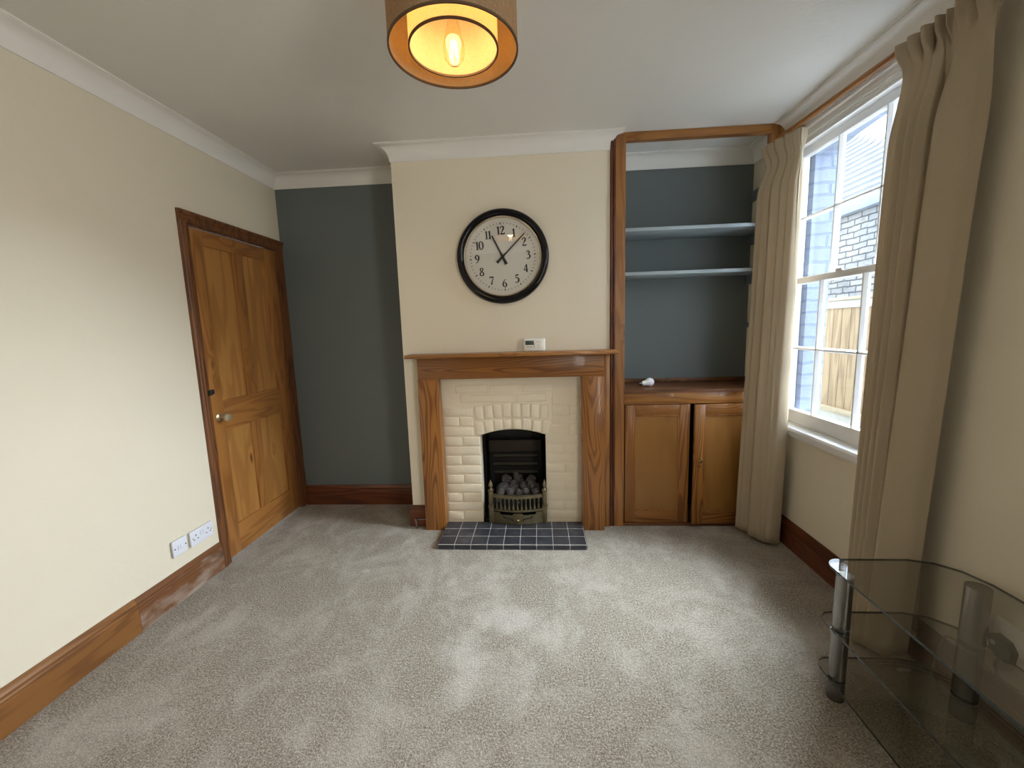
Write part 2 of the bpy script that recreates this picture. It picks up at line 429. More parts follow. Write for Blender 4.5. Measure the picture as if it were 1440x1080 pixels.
while z < .80:
    h = .0585 + random.uniform(-.003, .003); g = .009
    xr = OX0 - .004 if z + h < .66 else OX0 - .045
    xa, xb = PX0 + .012, xr
    if k % 2 == 0:
        xm = xa + (xb - xa) * random.uniform(.42, .62)
        brick(xa, xm - g / 2, z, z + h, .007, random.uniform(-.015, .015)); brick(xm + g / 2, xb, z, z + h, .006, random.uniform(-.015, .015))
    else: brick(xa, xb, z, z + h, .0065, random.uniform(-.015, .015))
    z += h + g; k += 1
z = .045; k = 0
while z < .98:                          # right-hand side is thick with paint: the joints hardly show
    h = .058; g = .009
    xl = OX1 + .008 if z + h < .64 else OX1 + .045
    if k % 2: brick(xl, xl + .11, z, z + h, .0022, 0, .004); brick(xl + .119, PX1 - .012, z, z + h, .0018, 0, .004)
    else: brick(xl, PX1 - .012, z, z + h, .002, 0, .004)
    z += h + g; k += 1
for row, (n, zb, zt, x0, x1) in enumerate(((8, None, .737, OX0 - .035, OX1 + .035), (8, .752, .845, OX0 - .035, OX1 + .025))):
    wv = (x1 - x0) / n
    for i in range(n):
        xa = x0 + wv * i + .005; xb = x0 + wv * (i + 1) - .005; xm = (xa + xb) / 2
        sag = .016 * (1 - ((xm - OXM) / .25) ** 2)
        lo_ = (max(arch_z(min(max(xm, OX0), OX1)) + .004, 0) if zb is None else zb + sag)
        brick(xa, xb, lo_, zt + sag, .0085 + random.uniform(-.003, .003), (xm - OXM) * .45 * (1 if row == 0 else .6) + random.uniform(-.03, .03))
for zz, segs in ((.868, ((-.53, -.17), (-.15, .05))), (.935, ((-.56, -.34), (-.33, -.12), (-.11, .09))), ):
    for (x0, x1) in segs: brick(x0, x1, zz + .004, zz + .058, .004, random.uniform(-.02, .02), .005)
bp = b.build('wall_fireplace', M['brick_paint'], None, 40)
struct(bp, 'cream-painted brick panel with a low arched fire opening', 'wall')

# firebox
b = MB()
b.box(OX0 - .03, OX0, YC + .10, 3.02, 0, .78); b.box(OX1, OX1 + .03, YC + .10, 3.02, 0, .78)
b.box(OX0 - .03, OX1 + .03, 3.0, 3.04, 0, .78); b.box(OX0 - .03, OX1 + .03, YC + .10, 3.02, .74, .78); b.box(OX0, OX1, YC + .01, 3.0, 0, .034)
struct(b.build('wall_firebox', M['black'], None, 0), 'matt black lining inside the fire opening', 'firebox')

# cornice
cov = [(0, ZC), (.006, ZC), (.006, ZC + .004)]
for i in range(11):
    a = i / 10 * PI / 2
    cov.append((.006 + (CW - .014) * (1 - math.cos(a)), ZC + .004 + (H - ZC - .012) * math.sin(a)))
cov += [(CW - .008, H - .006), (CW, H - .006), (CW, H), (0, H)]
path = [(XL, YR), (XL, YB), (XC, YB), (XC, YC), (XF, YC), (XF, YB), (XR, YB), (XR, YR)]
struct(MB().sweep(cov, path, -1).build('trim_1', M['cove'], None, 30), 'white coved plaster cornice round the top of the walls', 'cornice')

# skirting boards
def skirt(name, path, h, t, mat, label):
    p = [(0, 0), (t, 0), (t, h - .052), (t - .004, h - .048), (t - .003, h - .040), (t - .007, h - .034), (t - .005, h - .022), (t - .011, h - .012), (t - .013, h), (0, h)]
    return struct(MB().sweep(p, path, -1).build(name, mat, None, 25), label, 'skirting board')
skirt('baseboard_left', [(XL, YR), (XL, 1.655)], .166, .021, M['oak_y'], 'varnished moulded skirting along the left wall')
b = MB(); t_ = .020; h_ = .164
p_ = [(0, 0), (t_, 0), (t_, h_ - .052), (t_ - .004, h_ - .048), (t_ - .003, h_ - .040), (t_ - .007, h_ - .034), (t_ - .005, h_ - .022), (t_ - .011, h_ - .012), (t_ - .013, h_), (0, h_)]
b.sweep(p_, [(XL, 1.657), (XL, DY0 - .062)], -1)
struct(b.build('baseboard_far_left', M['worn'], None, 25), 'worn patchy skirting length under the sockets by the door', 'skirting board')
skirt('baseboard_back', [(XL + .02, YB), (XC - .02, YB)], .158, .021, M['red_x'], 'dark red-brown skirting at the back of the left alcove')
skirt('baseboard_chimney', [(XC, YB), (XC, YC), (-.800, YC)], .150, .021, M['red_x'], 'red-brown skirting wrapping the chimney breast corner')
skirt('baseboard_right', [(XR, 2.69), (XR, YR)], .164, .021, M['red_y'], 'dark red-brown moulded skirting under the window')

# ------------------------------------------------------------------ door 1 (left wall)
d = thing('door_1', 'four-panel knotty pine door in the left wall', 'door', (XL, 2.63, 0)); d['kind'] = 'structure'
b = MB()   # architrave
prof = [(0, 0), (.016, 0), (.022, .006), (.022, .016), (.017, .020), (.019, .030), (.014, .046), (.012, .060), (0, .060)]
def arch_leg(y_in, sgn, z1):
    pl = [(XL + dd, y_in + sgn * ww) for dd, ww in [(0, 0), (.012, 0), (.014, .014), (.019, .030), (.017, .040), (.022, .044), (.022, .054), (.016, .060), (0, .060)]]
    b.prism(pl, 'z', 0, z1)
arch_leg(DY0, -1, DZ + .008); arch_leg(DY1, 1, DZ + .008) if False else None
b.box(XL, XL + .014, DY1 - .012, YB - .001, 0, DZ)
pl = [(XL + dd, DZ + ww) for dd, ww in [(0, 0), (.012, 0), (.014, .014), (.019, .026), (.017, .036), (.024, .042), (.028, .056), (.022, .064), (0, .066)]]
b.prism([(x, z) for x, z in pl], 'y', DY0 - .060, YB - .002)
b.build('architrave', M['dark_z'], d, 25)
b = MB()   # lining of the frame
b.box(XL - .10, XL - .001, DY0, DY0 + .010, 0, DZ); b.box(XL - .10, XL - .001, DY1 - .010, DY1, 0, DZ); b.box(XL - .10, XL - .001, DY0, DY1, DZ - .010, DZ)
b.build('door_lining', M['dark_z'], d, 0)
LX1, LX0 = XL - .006, XL - .042
ly0, ly1, lz0, lz1 = DY0 + .018, DY1 - .014, .010, DZ - .014
g1, g2, g3, g4 = 2.352, 2.572, 2.664, 2.896
for (ya, yb) in ((ly0, g1), (g4, ly1)): MB().box(LX0, LX1, ya, yb, lz0, lz1, .0025).build('stile', M['pine_z'], d, 30)
for (za, zb) in ((lz0, .193), (.796, .980), (1.886, lz1)): MB().box(LX0, LX1, g1, g4, za, zb, .0025).build('rail', M['pine_y'], d, 30)
for (za, zb) in ((.193, .796), (.980, 1.886)): MB().box(LX0, LX1, g2, g3, za, zb, .0025).build('muntin', M['pine_z'], d, 30)
for (ya, yb) in ((g1, g2), (g3, g4)):
    for (za, zb) in ((.193, .796), (.980, 1.886)):
        q = MB().box(LX0 + .008, LX1 - .012, ya, yb, za, zb)
        q.build('door_panel', M['panel_z'], d, 0)
kb = MB().lathe([(.024, 0), (.025, .004), (.018, .008), (.009, .012), (.009, .030), (.016, .036), (.025, .046), (.026, .056), (.020, .065), (.006, .069), (.0, .069)], (LX1, 2.306, .887), 'x', 24).build('knob', M['pale_knob'], d, 40)
kb['label'] = 'round pale brass door knob'
b = MB().box(XL + .012, XL + .026, DY0 - .018, DY0 + .006, 1.030, 1.062, .004); b.box(LX1, LX1 + .012, DY0 + .018, DY0 + .045, 1.032, 1.060, .004)
b.build('latch', M['black_rubber'], d, 30)

# ------------------------------------------------------------------ fireplace surround
s = thing('fireplace_surround', 'pine fireplace surround with flat shelf around the painted brick', 'fireplace surround', (-.19, 2.68, 0))
MB().box(-.846, .493, 2.560, YC - .001, 1.188, 1.211, .003).build('mantel_shelf', M['pine_x'], s, 30)
MB().box(-.790, .417, 2.645, YC - .001, 1.043, 1.187, .002).build('frieze', M['pitch_x'], s, 30)
MB().box(-.793, -.655, 2.640, YC - .001, 0, 1.043, .002).build('post', M['pitch_z'], s, 30)
MB().box(.278, .420, 2.640, YC - .001, 0, 1.043, .002).build('post', M['pitch_z'], s, 30)
MB().box(.4215, XF - .003, 2.695, YC - .001, 0, 1.187, .001).build('scribing_strip', M['pine_z'], s, 30)

# hearth
hx0, hx1, hy0, hy1, hz = -.650, .2745, 2.394, 2.700, .036
b = MB(); b.box(hx0, hx1, hy0, hy1, 0, hz - .003)
b.mi = 1
tw = (hx1 - hx0) / 9
for i in range(9):
    xa, xb = hx0 + tw * i + .0022, hx0 + tw * (i + 1) - .0022
    b.box(xa, xb, hy0 - .004, hy0 + .004, .002, hz - .0055, .0012, 1)
    for j in range(3):
        ya = hy0 + .0015 + j * (hy1 - hy0) / 3; yb = hy0 + (j + 1) * (hy1 - hy0) / 3 - .0045
        b.box(xa, xb, ya + .001, yb, hz - .008, hz, .0012, 1)
for j in range(3):
    ya = hy0 + .0015 + j * (hy1 - hy0) / 3; yb = hy0 + (j + 1) * (hy1 - hy0) / 3 - .0022
    b.box(hx0 - .004, hx0 + .003, ya, yb, .002, hz - .0055, .001, 1); b.box(hx1 - .003, hx1 + .004, ya, yb, .002, hz - .0055, .001, 1)
tag(b.build('hearth', [M['grout'], M['tile']], None, 30), 'raised hearth of dark slate-blue tiles with white grout', 'hearth')

# fire: back plate, grate, coals
g = thing('fire_grate', 'antique brass fire basket front with small balusters on the hearth', 'fire grate', (-.16, 2.70, hz))
b = MB().box(-.375, .010, 2.955, 2.995, .034, .62); b.build('fireback', M['fire_metal'], g, 0)
MB().box(-.372, .008, 2.900, 2.953, .475, .560, .006).build('fireback_lip', M['rust'], g, 30)
for zz in (.425, .362, .300):
    b = MB(); b.prism([(2.935, zz), (2.950, zz - .012), (2.954, zz + .012), (2.940, zz + .018)], 'x', -.345, -.020); b.build('louvre', M['louvre'], g, 0)
def bow(x): return 2.683 - .034 * max(0, 1 - ((x + .160) / .165) ** 2)
for cx in (-.343, .024):
    p = MB().box(cx - .016, cx + .016, 2.672, 2.704, hz, .150, .003).box(cx - .019, cx + .019, 2.669, 2.707, .150, .162, .003).box(cx - .014, cx + .014, 2.674, 2.702, .162, .262, .003).box(cx - .019, cx + .019, 2.669, 2.707, .262, .272, .003).build('grate_post', M['brass'], g, 30)
    MB().lathe([(.012, 0), (.007, .008), (.012, .020), (.015, .032), (.010, .046), (.004, .060), (.003, .070)], (cx, 2.688, .272), 'z', 16).build('finial', M['brass'], p, 40)
xs = [-.327 + .335 * i / 24 for i in range(25)]
def rail(z0, z1, t, nm, mat):
    b = MB(); rings = []
    for x in xs:
        y = bow(x); rings.append(b.ring([(x, y - t / 2, z0), (x, y + t / 2, z0), (x, y + t / 2, z1), (x, y - t / 2, z1)]))
    b.skin(rings); b.build(nm, mat, g, 35)
rail(.222, .242, .020, 'top_rail', M['brass']); rail(.128, .140, .018, 'lower_rail', M['brass'])
for i in range(11):
    x = -.160 + (i - 5) * .0285
    MB().lathe([(.007, 0), (.009, .010), (.006, .020), (.0035, .040), (.0045, .064), (.007, .074), (.007, .082)], (x, bow(x), .140), 'z', 10).build('baluster', M['brass'], g, 40)
b = MB(); rings = []       # ash panel with its dipped, shouldered top edge
def ptop(x):
    u = abs(x + .160)
    return .120 if u > .125 else (.104 if u > .032 else .116)
for x in [-.327 + .335 * i / 48 for i in range(49)]:
    y = bow(x) - .002; zt_ = ptop(x)
    rings.append(b.ring([(x, y - .005, hz + .004), (x, y + .005, hz + .004), (x, y + .005, zt_), (x, y - .005, zt_)]))
b.skin(rings); b.build('ash_panel', M['brass'], g, 35)
for sg in (-1, 1):
    pts = []
    for q in range(9):
        u = .030 + .072 * q / 8; x = -.160 + sg * u; pts.append((x, bow(x) - .0075, .068 + .026 * (q / 8) + .004 * math.sin(q / 8 * PI * 2)))
    MB().tube(pts, [.003, .004, .0035, .003, .003, .003, .0035, .005, .003], 8).build('ash_slot', M['black'], g, 40)
MB().lathe([(.011, 0), (.012, -.004), (.009, -.012), (.003, -.016), (0, -.016)], (-.160, bow(-.16) - .006, .072), 'y', 16).build('grate_knob', M['bright_brass'], g, 40)
MB().box(-.330, .012, 2.699, 2.703, .128, .216).build('dark_gap_sheet', M['black'], g, 0)  # black sheet added to stand in for the dark between the balusters
b = MB().box(-.335, .015, 2.704, 2.95, .150, .158); b.build('coal_tray', M['fire_metal'], g, 0)

def coal_mesh(seed):
    bm = bmesh.new(); bmesh.ops.create_icosphere(bm, subdivisions=3, radius=1)
    for v in bm.verts:
        q = v.co.copy(); n1 = mnoise.noise(q * 1.1 + Vector((seed * 3.1, seed, 1))); n2 = mnoise.noise(q * 2.7 + Vector((seed, 2, seed)))
        v.co = q * (1 + .38 * n1 + .16 * n2)
        for k in range(3): v.co[k] = round(v.co[k] * 3.2) / 3.2 * .35 + v.co[k] * .65
    me = bpy.data.meshes.new('coal'); bm.to_mesh(me); bm.free(); me.materials.append(M['coal'])
    me.polygons.foreach_set('use_smooth', [True] * len(me.polygons)); me.set_sharp_from_angle(angle=math.radians(22)); return me
cm = [coal_mesh(i + 1) for i in range(6)]
spots = []
for row, (y, z, n, r) in enumerate(((2.735, .182, 7, .029), (2.80, .190, 6, .034), (2.87, .200, 5, .038), (2.755, .222, 5, .030), (2.825, .240, 4, .036), (2.885, .262, 3, .040), (2.86, .300, 1, .034))):
    w = .30 - .028 * max(0, row - 3) * .9
    for i in range(n): spots.append((-.162 + w * ((i + .5) / n - .5) + random.uniform(-.008, .008), y + random.uniform(-.01, .01), z + random.uniform(-.006, .006), r * random.uniform(.85, 1.15)))
for i, (x, y, z, r) in enumerate(spots):
    o = bpy.data.objects.new('coal', cm[i % 6]); COL.objects.link(o)
    o.location = (x, y, z); o.scale = (r * random.uniform(.9, 1.25), r, r * random.uniform(.75, 1)); o.rotation_euler = (random.uniform(0, 6), random.uniform(0, 6), random.uniform(0, 6))
    tag(o, 'grey lump of gas-fire coal heaped behind the brass grate front', 'coal', 'coals in the fire')

# gas tap at the skirting
t_ = thing('gas_tap', 'small chrome gas tap and pipe at the chimney skirting', 'gas tap', (-.868, 2.672, 0))
b = MB(); b.tube([(-.868, 2.672, .0), (-.868, 2.672, .060)], .008, 12); b.sphere((-.868, 2.672, .062), .012, 12); b.build('valve_body', M['chrome'], t_, 40)
b = MB(); b.tube([(-.868, 2.672, .060), (-.83, 2.676, .062), (-.795, 2.680, .062)], .005, 10); b.build('pipe', M['chrome'], t_, 40)
MB().box(-.873, -.863, 2.652, 2.664, .058, .076, .002).build('tap_lever', M['chrome'], t_, 30)

# ------------------------------------------------------------------ thermostat on the mantel
t_ = thing('thermostat', 'white room thermostat with grey screen standing on the mantel shelf', 'thermostat', (-.022, 2.64, 1.211))
YT = 2.622
body = MB().box(-.091, .048, YT, YT + .030, 1.2115, 1.296, .013, 4).build('housing', M['white_plastic'], t_, 40)
MB().box(-.078, -.024, YT - .0015, YT + .002, 1.254, 1.281, .0012).build('screen', M['lcd'], t_, 30)
for xa in (-.071, -.049): MB().box(xa, xa + .017, YT - .002, YT + .002, 1.240, 1.245, .001).build('button', M['grey_plastic'], t_, 30)
MB().lathe([(.020, 0), (.020, -.003), (.018, -.004), (0, -.004)], (.016, YT + .001, 1.252), 'y', 28).build('dial', M['white_plastic'], t_, 40)
b = MB(); b.tube([(.002 + .028 * math.cos(a) + .014 - .014, YT - .001, 1.253 + .023 * math.sin(a)) for a in [PI * .25 + PI * .4 * k / 8 for k in range(9)]], .0012, 6); b.build('dial_mark', M['grey_plastic'], t_, 40)
MB().box(-.0235, -.0195, YT - .0015, YT + .002, 1.236, 1.266, .001).build('slider', M['grey_plastic'], t_, 30)

# ------------------------------------------------------------------ wall clock
CX, CZ, CY = -.211, 1.815, YC
ck = thing('wall_clock', 'large round wall clock with black rim and serif numerals', 'clock', (CX, CY, CZ - .29))
def lathe_y(prof, nm, mat, parent, n=72, closed=False, smooth=40):
    return MB().lathe([(r, -h) for r, h in prof], (CX, CY, CZ), 'y', n, closed).build(nm, mat, parent, smooth)
rim = [(.246, .004), (.292, .002), (.2945, .012)]
for i in range(9):
    a = i / 8 * PI; rim.append((.272 + .0215 * math.cos(a), .016 + .026 * math.sin(a)))
rim += [(.246, .016)]
lathe_y(rim, 'rim', M['black_gloss'], ck, 96, True)
lathe_y([(.238, .006), (.251, .006), (.2515, .024), (.246, .030), (.240, .026), (.2385, .014)], 'bezel', M['champagne'], ck, 96, True)
lathe_y([(.2405, .002), (.2405, .008), (0, .008)], 'clock_face', M['dial'], ck, 72)
TW = math.radians(2.8)
def cpt(a, r):   # angle clockwise from 12, seen from the room; the clock hangs a touch anticlockwise
    a = a - TW; return Vector((CX + r * math.sin(a), 0, CZ + r * math.cos(a)))
b = MB()
for i in range(60):
    a = 2 * PI * i / 60; r0, r1, w = (.199, .212, .0030) if i % 5 == 0 else (.202, .211, .0015)
    c0, c1 = cpt(a, r0), cpt(a, r1); dd = (c1 - c0).normalized(); nn = Vector((dd.z, 0, -dd.x)) * w
    A = b.ring([(p.x, CY - .0081, p.z) for p in (c0 - nn, c0 + nn, c1 + nn, c1 - nn)]); B = b.ring([(p.x, CY - .0092, p.z) for p in (c0 - nn, c0 + nn, c1 + nn, c1 - nn)]); b.skin([A, B])
b.build('minute_track', M['ink'], ck, 0)

def crom(pts, n=6):
    out = []; P = [pts[0]] + list(pts) + [pts[-1]]
    if len(pts) == 2: return list(pts)
    for i in range(1, len(P) - 2):
        p0, p1, p2, p3 = P[i - 1], P[i], P[i + 1], P[i + 2]
        for k in range(n):
            t = k / n; out.append(tuple(.5 * ((2 * b_) + (-a_ + c_) * t + (2 * a_ - 5 * b_ + 4 * c_ - d_) * t * t + (-a_ + 3 * b_ - 3 * c_ + d_) * t ** 3) for a_, b_, c_, d_ in zip(p0, p1, p2, p3)))
    out.append(tuple(pts[-1])); return out
oval = [(.30 + .24 * math.cos(a), .5 + .49 * math.sin(a), .055 + .075 * abs(math.cos(a)) ** 1.5) for a in [PI / 2 + 2 * PI * k / 20 for k in range(21)]]
DIG = {
 '0': [oval],
 '1': [[(.30, .02, .12), (.30, .98, .12)], [(.31, .97, .06), (.12, .84, .04)], [(.12, .02, .045), (.48, .02, .045)]],
 '2': [[(.08, .74, .10), (.14, .90, .06), (.30, .97, .06), (.46, .86, .11), (.45, .66, .12), (.30, .38, .08), (.07, .06, .05)], [(.06, .05, .10), (.52, .05, .10), (.57, .20, .03)]],
 '3': [[(.08, .80, .09), (.18, .95, .06), (.36, .93, .09), (.42, .76, .12), (.32, .60, .06), (.20, .55, .05)], [(.20, .55, .05), (.40, .50, .08), (.49, .28, .13), (.36, .05, .08), (.18, .02, .06), (.05, .10, .09)]],
 '4': [[(.40, .0, .12), (.40, .98, .10)], [(.40, .97, .05), (.03, .30, .05)], [(.02, .29, .07), (.58, .29, .07)], [(.28, .02, .04), (.52, .02, .04)]],
 '5': [[(.14, .94, .10), (.40, .94, .10), (.52, 1.0, .04)], [(.15, .95, .05), (.12, .55, .05)], [(.12, .55, .05), (.28, .62, .06), (.46, .48, .11), (.47, .22, .13), (.30, .03, .07), (.14, .02, .06), (.04, .10, .09)]],
 '6': [[(.50, .97, .05), (.28, .84, .06), (.11, .52, .10), (.10, .24, .12), (.24, .03, .06), (.42, .06, .08), (.51, .28, .12), (.42, .52, .08), (.28, .57, .05), (.13, .46, .05)]],
 '7': [[(.05, .94, .10), (.56, .94, .10)], [(.55, .93, .05), (.36, .48, .08), (.24, .0, .13)], [(.06, .96, .04), (.04, .78, .04)]],
 '8': [[(.30, .55, .06), (.14, .70, .08), (.16, .90, .09), (.30, .98, .05), (.45, .88, .09), (.43, .68, .08), (.30, .55, .06), (.10, .34, .10), (.10, .12, .10), (.30, .01, .06), (.50, .12, .10), (.49, .34, .10), (.30, .55, .06)]],
}
DIG['9'] = [[(.60 - x, 1 - y, w) for x, y, w in st] for st in DIG['6']]
b = MB(); lay = [0]
def stroke(pts, ox, oz, sc, wsc):
    pts = crom(pts); L, R = [], []
    for i, (x, y, w) in enumerate(pts):
        x0, y0, _ = pts[max(i - 1, 0)]; x1, y1, _ = pts[min(i + 1, len(pts) - 1)]
        dx, dy = x1 - x0, y1 - y0; dl = math.hypot(dx, dy) or 1; nx, ny = -dy / dl * w / 2 * wsc, dx / dl * w / 2 * wsc
        L.append((x + nx, y + ny)); R.append((x - nx, y - ny))
    lay[0] += 1; yy = CY - .0091 - .00004 * (lay[0] % 5)
    c, s_ = math.cos(TW), math.sin(TW)
    def tr(q):
        u, v = q[0] * sc + ox, q[1] * sc + oz
        return (CX + u * c - v * s_, yy, CZ + u * s_ + v * c)
    vl = [b.bm.verts.new(tr(q)) for q in L]; vr = [b.bm.verts.new(tr(q)) for q in R]
    for i in range(len(vl) - 1): b.bm.faces.new((vl[i], vl[i + 1], vr[i + 1], vr[i]))
for hnum in range(1, 13):
    a = 2 * PI * hnum / 12; cx, cz = .164 * math.sin(a), .164 * math.cos(a); txt = str(hnum); sc = .050
    b = MB(); wd = [(.40 if ch == '1' else .60) for ch in txt]; tot = sum(wd) * sc; x = cx - tot / 2
    for ch, w_ in zip(txt, wd):
        for st in DIG[ch]: stroke(st, x - (.10 * sc if ch == '1' else 0), cz - sc / 2, sc, 1.65)
        x += w_ * sc
    b.build('numeral', M['ink'], ck, 0)
def hand(a, L, tail, w0, w1, yy, nm_):
    b = MB(); d_ = Vector((math.sin(a), 0, math.cos(a))); n_ = Vector((d_.z, 0, -d_.x)); c = Vector((CX, 0, CZ))
    pts = [c - d_ * tail - n_ * w0 * 1.5, c - d_ * tail + n_ * w0 * 1.5, c + n_ * w0, c + d_ * L + n_ * w1, c + d_ * L - n_ * w1, c - n_ * w0]
    A = b.ring([(p.x, yy, p.z) for p in pts]); B = b.ring([(p.x, yy - .0015, p.z) for p in pts]); b.skin([A, B]); return b.build(nm_, M['ink'], ck, 0)
hand(math.radians(-26.3), .146, .052, .0068, .0042, CY - .0125, 'hour_hand')
hand(math.radians(45.8), .198, .052, .0060, .0034, CY - .0150, 'minute_hand')
MB().lathe([(.011, -.008), (.011, -.018), (0, -.018)], (CX, CY, CZ), 'y', 24).build('hand_boss', M['ink'], ck, 40)
MB().lathe([(.2405, -.0215), (.2405, -.0235), (.0, -.0235)], (CX, CY, CZ), 'y', 64).build('glass_cover', M['clock_glass'], ck, 40)

# ------------------------------------------------------------------ alcove frame and cupboard
fr = thing('alcove_surround', 'tall pine frame round the open shelved alcove', 'alcove frame', (.98, 2.72, 0))
FY0, FY1 = 2.702, 2.748
cove2 = lambda d_: None
pl = [(.4975, 0), (.558, 0), (.558, H - .002)]
for i in range(9):          # shoulder scribed to the cornice
    a = i / 8 * PI / 2
    pl.append((XF + .006 + (CW - .010) * (1 - math.cos(PI / 2 - a)), ZC + (H - ZC - .004) * math.sin(PI / 2 - a)))
pl = [p for p in pl if p[0] >= .4974]
pl.append((.4975, ZC + .055))
MB().prism(pl, 'y', FY0, FY1).build('post', M['pine_z'], fr, 25)
b = MB()
for xa in (.4675, .4835): b.tube([(xa + .007, FY0 + .006, 0), (xa + .007, FY0 + .006, ZC + .055)], .0072, 10)
b.box(XF + .001, .497, FY0 + .008, FY1, 0, ZC + .05)
b.build('bead_moulding', M['red_z'], fr, 35)
pl = [(1.412, 0), (1.474, 0), (1.474, ZC - .002)]
for i in range(9):
    a = i / 8 * PI / 2
    pl.append((XR - .006 - (CW - .010) * (1 - math.cos(a)) - .004, ZC + (H - ZC - .004) * math.sin(a)))
pl += [(1.405, H - .002), (1.405, 2.464)]
MB().prism([(min(x, 1.474) if z < ZC else x, z) for x, z in pl], 'y', FY0, FY1).build('post', M['pine_z'], fr, 25)
MB().box(.5585, 1.4045, FY0, FY1, 2.464, H - .002, .002).build('lintel', M['pine_x'], fr, 25)

cb = thing('alcove_cupboard', 'built-in pine cupboard with two panelled doors under the alcove', 'cupboard', (.98, 2.85, 0))
b = MB().prism([(.559, 2.694), (1.404, 2.694), (1.404, FY1 + .002), (XR - .002, FY1 + .002), (XR - .002, YB - .002), (XF + .002, YB - .002), (XF + .002, FY1 + .002), (.559, FY1 + .002)], 'z', .917, .936); b.build('worktop', M['dark_x'], cb, 30)
MB().box(XF + .004, XR - .004, 3.060, YB - .001, .9365, .966, .002).build('upstand', M['dark_x'], cb, 30)
MB().box(.559, 1.404, FY0 + .002, FY1, .842, .9165, .002).build('rail', M['pine_x'], cb, 30)
MB().box(.559, 1.404, FY0 + .004, FY1, .0, .022, .002).build('plinth', M['dark_x'], cb, 30)
MB().box(.470, XR - .004, 3.066, YB - .004, 0, .90).build('back_board', M['black'], cb, 0)
def cup_door(hx, x0, x1, ang, hinge_right, knob):
    """door built flat then swung about its hinge edge"""
    z0, z1 = .026, .838; y0, y1 = FY0 + .006, FY0 + .028
    piv = Vector(((x1 if hinge_right else x0), y1, 0))
    R4 = Matrix.Translation(piv) @ Matrix.Rotation(ang, 4, 'Z') @ Matrix.Translation(-piv)
    st = .068; sr = (.070, .082)
    q = MB(); q.box(x0, x0 + st, y0, y1, z0, z1, .0025, 2, R4); q.box(x1 - st, x1, y0, y1, z0, z1, .0025, 2, R4)
    q.mi = 1; q.box(x0 + st, x1 - st, y0, y1, z0, z0 + sr[1], .0025, 2, R4); q.box(x0 + st, x1 - st, y0, y1, z1 - sr[0], z1, .0025, 2, R4)
    dr = q.build('cupboard_door', [M['pitch_z'], M['pitch_x']], cb, 30)
    q = MB().box(x0 + st, x1 - st, y0 + .008, y1 - .006, z0 + sr[1], z1 - sr[0], 0, 2, R4); q.build('door_panel', M['ply'], dr, 0)
    q = MB()
    for (xa, xb, za, zb) in ((x0 + st, x1 - st, z0 + sr[1], z0 + sr[1] + .008), (x0 + st, x1 - st, z1 - sr[0] - .008, z1 - sr[0]), (x0 + st, x0 + st + .008, z0 + sr[1], z1 - sr[0]), (x1 - st - .008, x1 - st, z0 + sr[1], z1 - sr[0])):
        q.box(xa, xb, y0 + .003, y0 + .009, za, zb, .002, 2, R4)
    q.build('panel_beading', M['pine_z'], dr, 30)
    if knob:
        kx = x0 + .034
        kk = MB().lathe([(.008, 0), (.006, -.006), (.006, -.012), (.012, -.018), (.014, -.025), (.010, -.031), (0, -.032)], (0, 0, 0), 'y', 18)
        for v in kk.bm.verts: v.co = R4 @ (v.co + Vector((kx, y0, .470)))
        ko = kk.build('knob', M['bright_brass'], dr, 40); ko['label'] = 'small brass knob'
        kk = MB().tube([(0, 0, 0), (.006, -.004, .004), (.016, -.004, .0)], .003, 8)
        for v in kk.bm.verts: v.co = R4 @ (v.co + Vector((kx - .008, y0, .425)))
        kk.build('catch', M['black_rubber'], dr, 40)
    return dr
M['ply'] = wood('ply_panel_z', 2, (.345, .160, .040), (.25, .098, .024), K=4, bands=.45, perp=4, knots=.0)
cup_door(0, .566, .984, 0, False, False)
cup_door(0, 1.002, 1.404, math.radians(4.5), True, True)

for (z0, z1, yf, lab) in ((1.952, 1.974, 2.787, 'upper pale grey painted shelf in the blue alcove'), (1.682, 1.704, 2.834, 'lower pale grey painted shelf in the blue alcove')):
    tag(MB().box(XF + .002, XR - .002, yf, YB - .002, z0, z1, .002).build('shelf', M['shelf_paint'], None, 30), lab, 'shelf', 'shelves in the alcove')
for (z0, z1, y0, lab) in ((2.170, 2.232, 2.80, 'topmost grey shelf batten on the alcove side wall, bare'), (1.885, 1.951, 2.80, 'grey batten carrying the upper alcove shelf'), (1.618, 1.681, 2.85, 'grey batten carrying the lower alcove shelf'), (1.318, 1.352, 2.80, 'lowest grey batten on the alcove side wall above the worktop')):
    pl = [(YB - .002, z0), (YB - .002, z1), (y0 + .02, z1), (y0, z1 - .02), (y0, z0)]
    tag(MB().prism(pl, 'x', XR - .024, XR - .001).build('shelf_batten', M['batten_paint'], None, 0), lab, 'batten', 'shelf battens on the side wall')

lb = thing('light_bulb', 'spare white light bulb lying on the cupboard worktop', 'light bulb', (.735, 2.86, .936))
th = math.radians(22); ax_ = Vector((math.cos(th), math.sin(th) * .6, .0)).normalized()
Rb = ax_.to_track_quat('Z', 'X').to_matrix().to_4x4(); Rb = Matrix.Rotation(math.radians(-8), 4, Vector((-ax_.y, ax_.x, 0))) @ Rb
c0 = Vector((.690, 2.855, .9550))
MB().lathe([(.006, 0), (.010, .004), (.0125, .006), (.0125, .020), (.013, .021)], c0, 'z', 20, M4=Rb).build('screw_cap', M['chrome'], lb, 40)
MB().lathe([(.0132, .0205), (.016, .030), (.0185, .044), (.020, .048)], c0, 'z', 24, M4=Rb).build('neck', M['white_plastic'], lb, 40)
pr = [(.0200, .0485)] + [(.0300 * math.sin(a), .078 - .0300 * math.cos(a)) for a in [math.radians(q) for q in range(45, 180, 9)]] + [(0.0, .108)]
gb = MB().lathe(pr, c0, 'z', 28, M4=Rb).build('globe', M['milk'], lb, 60)

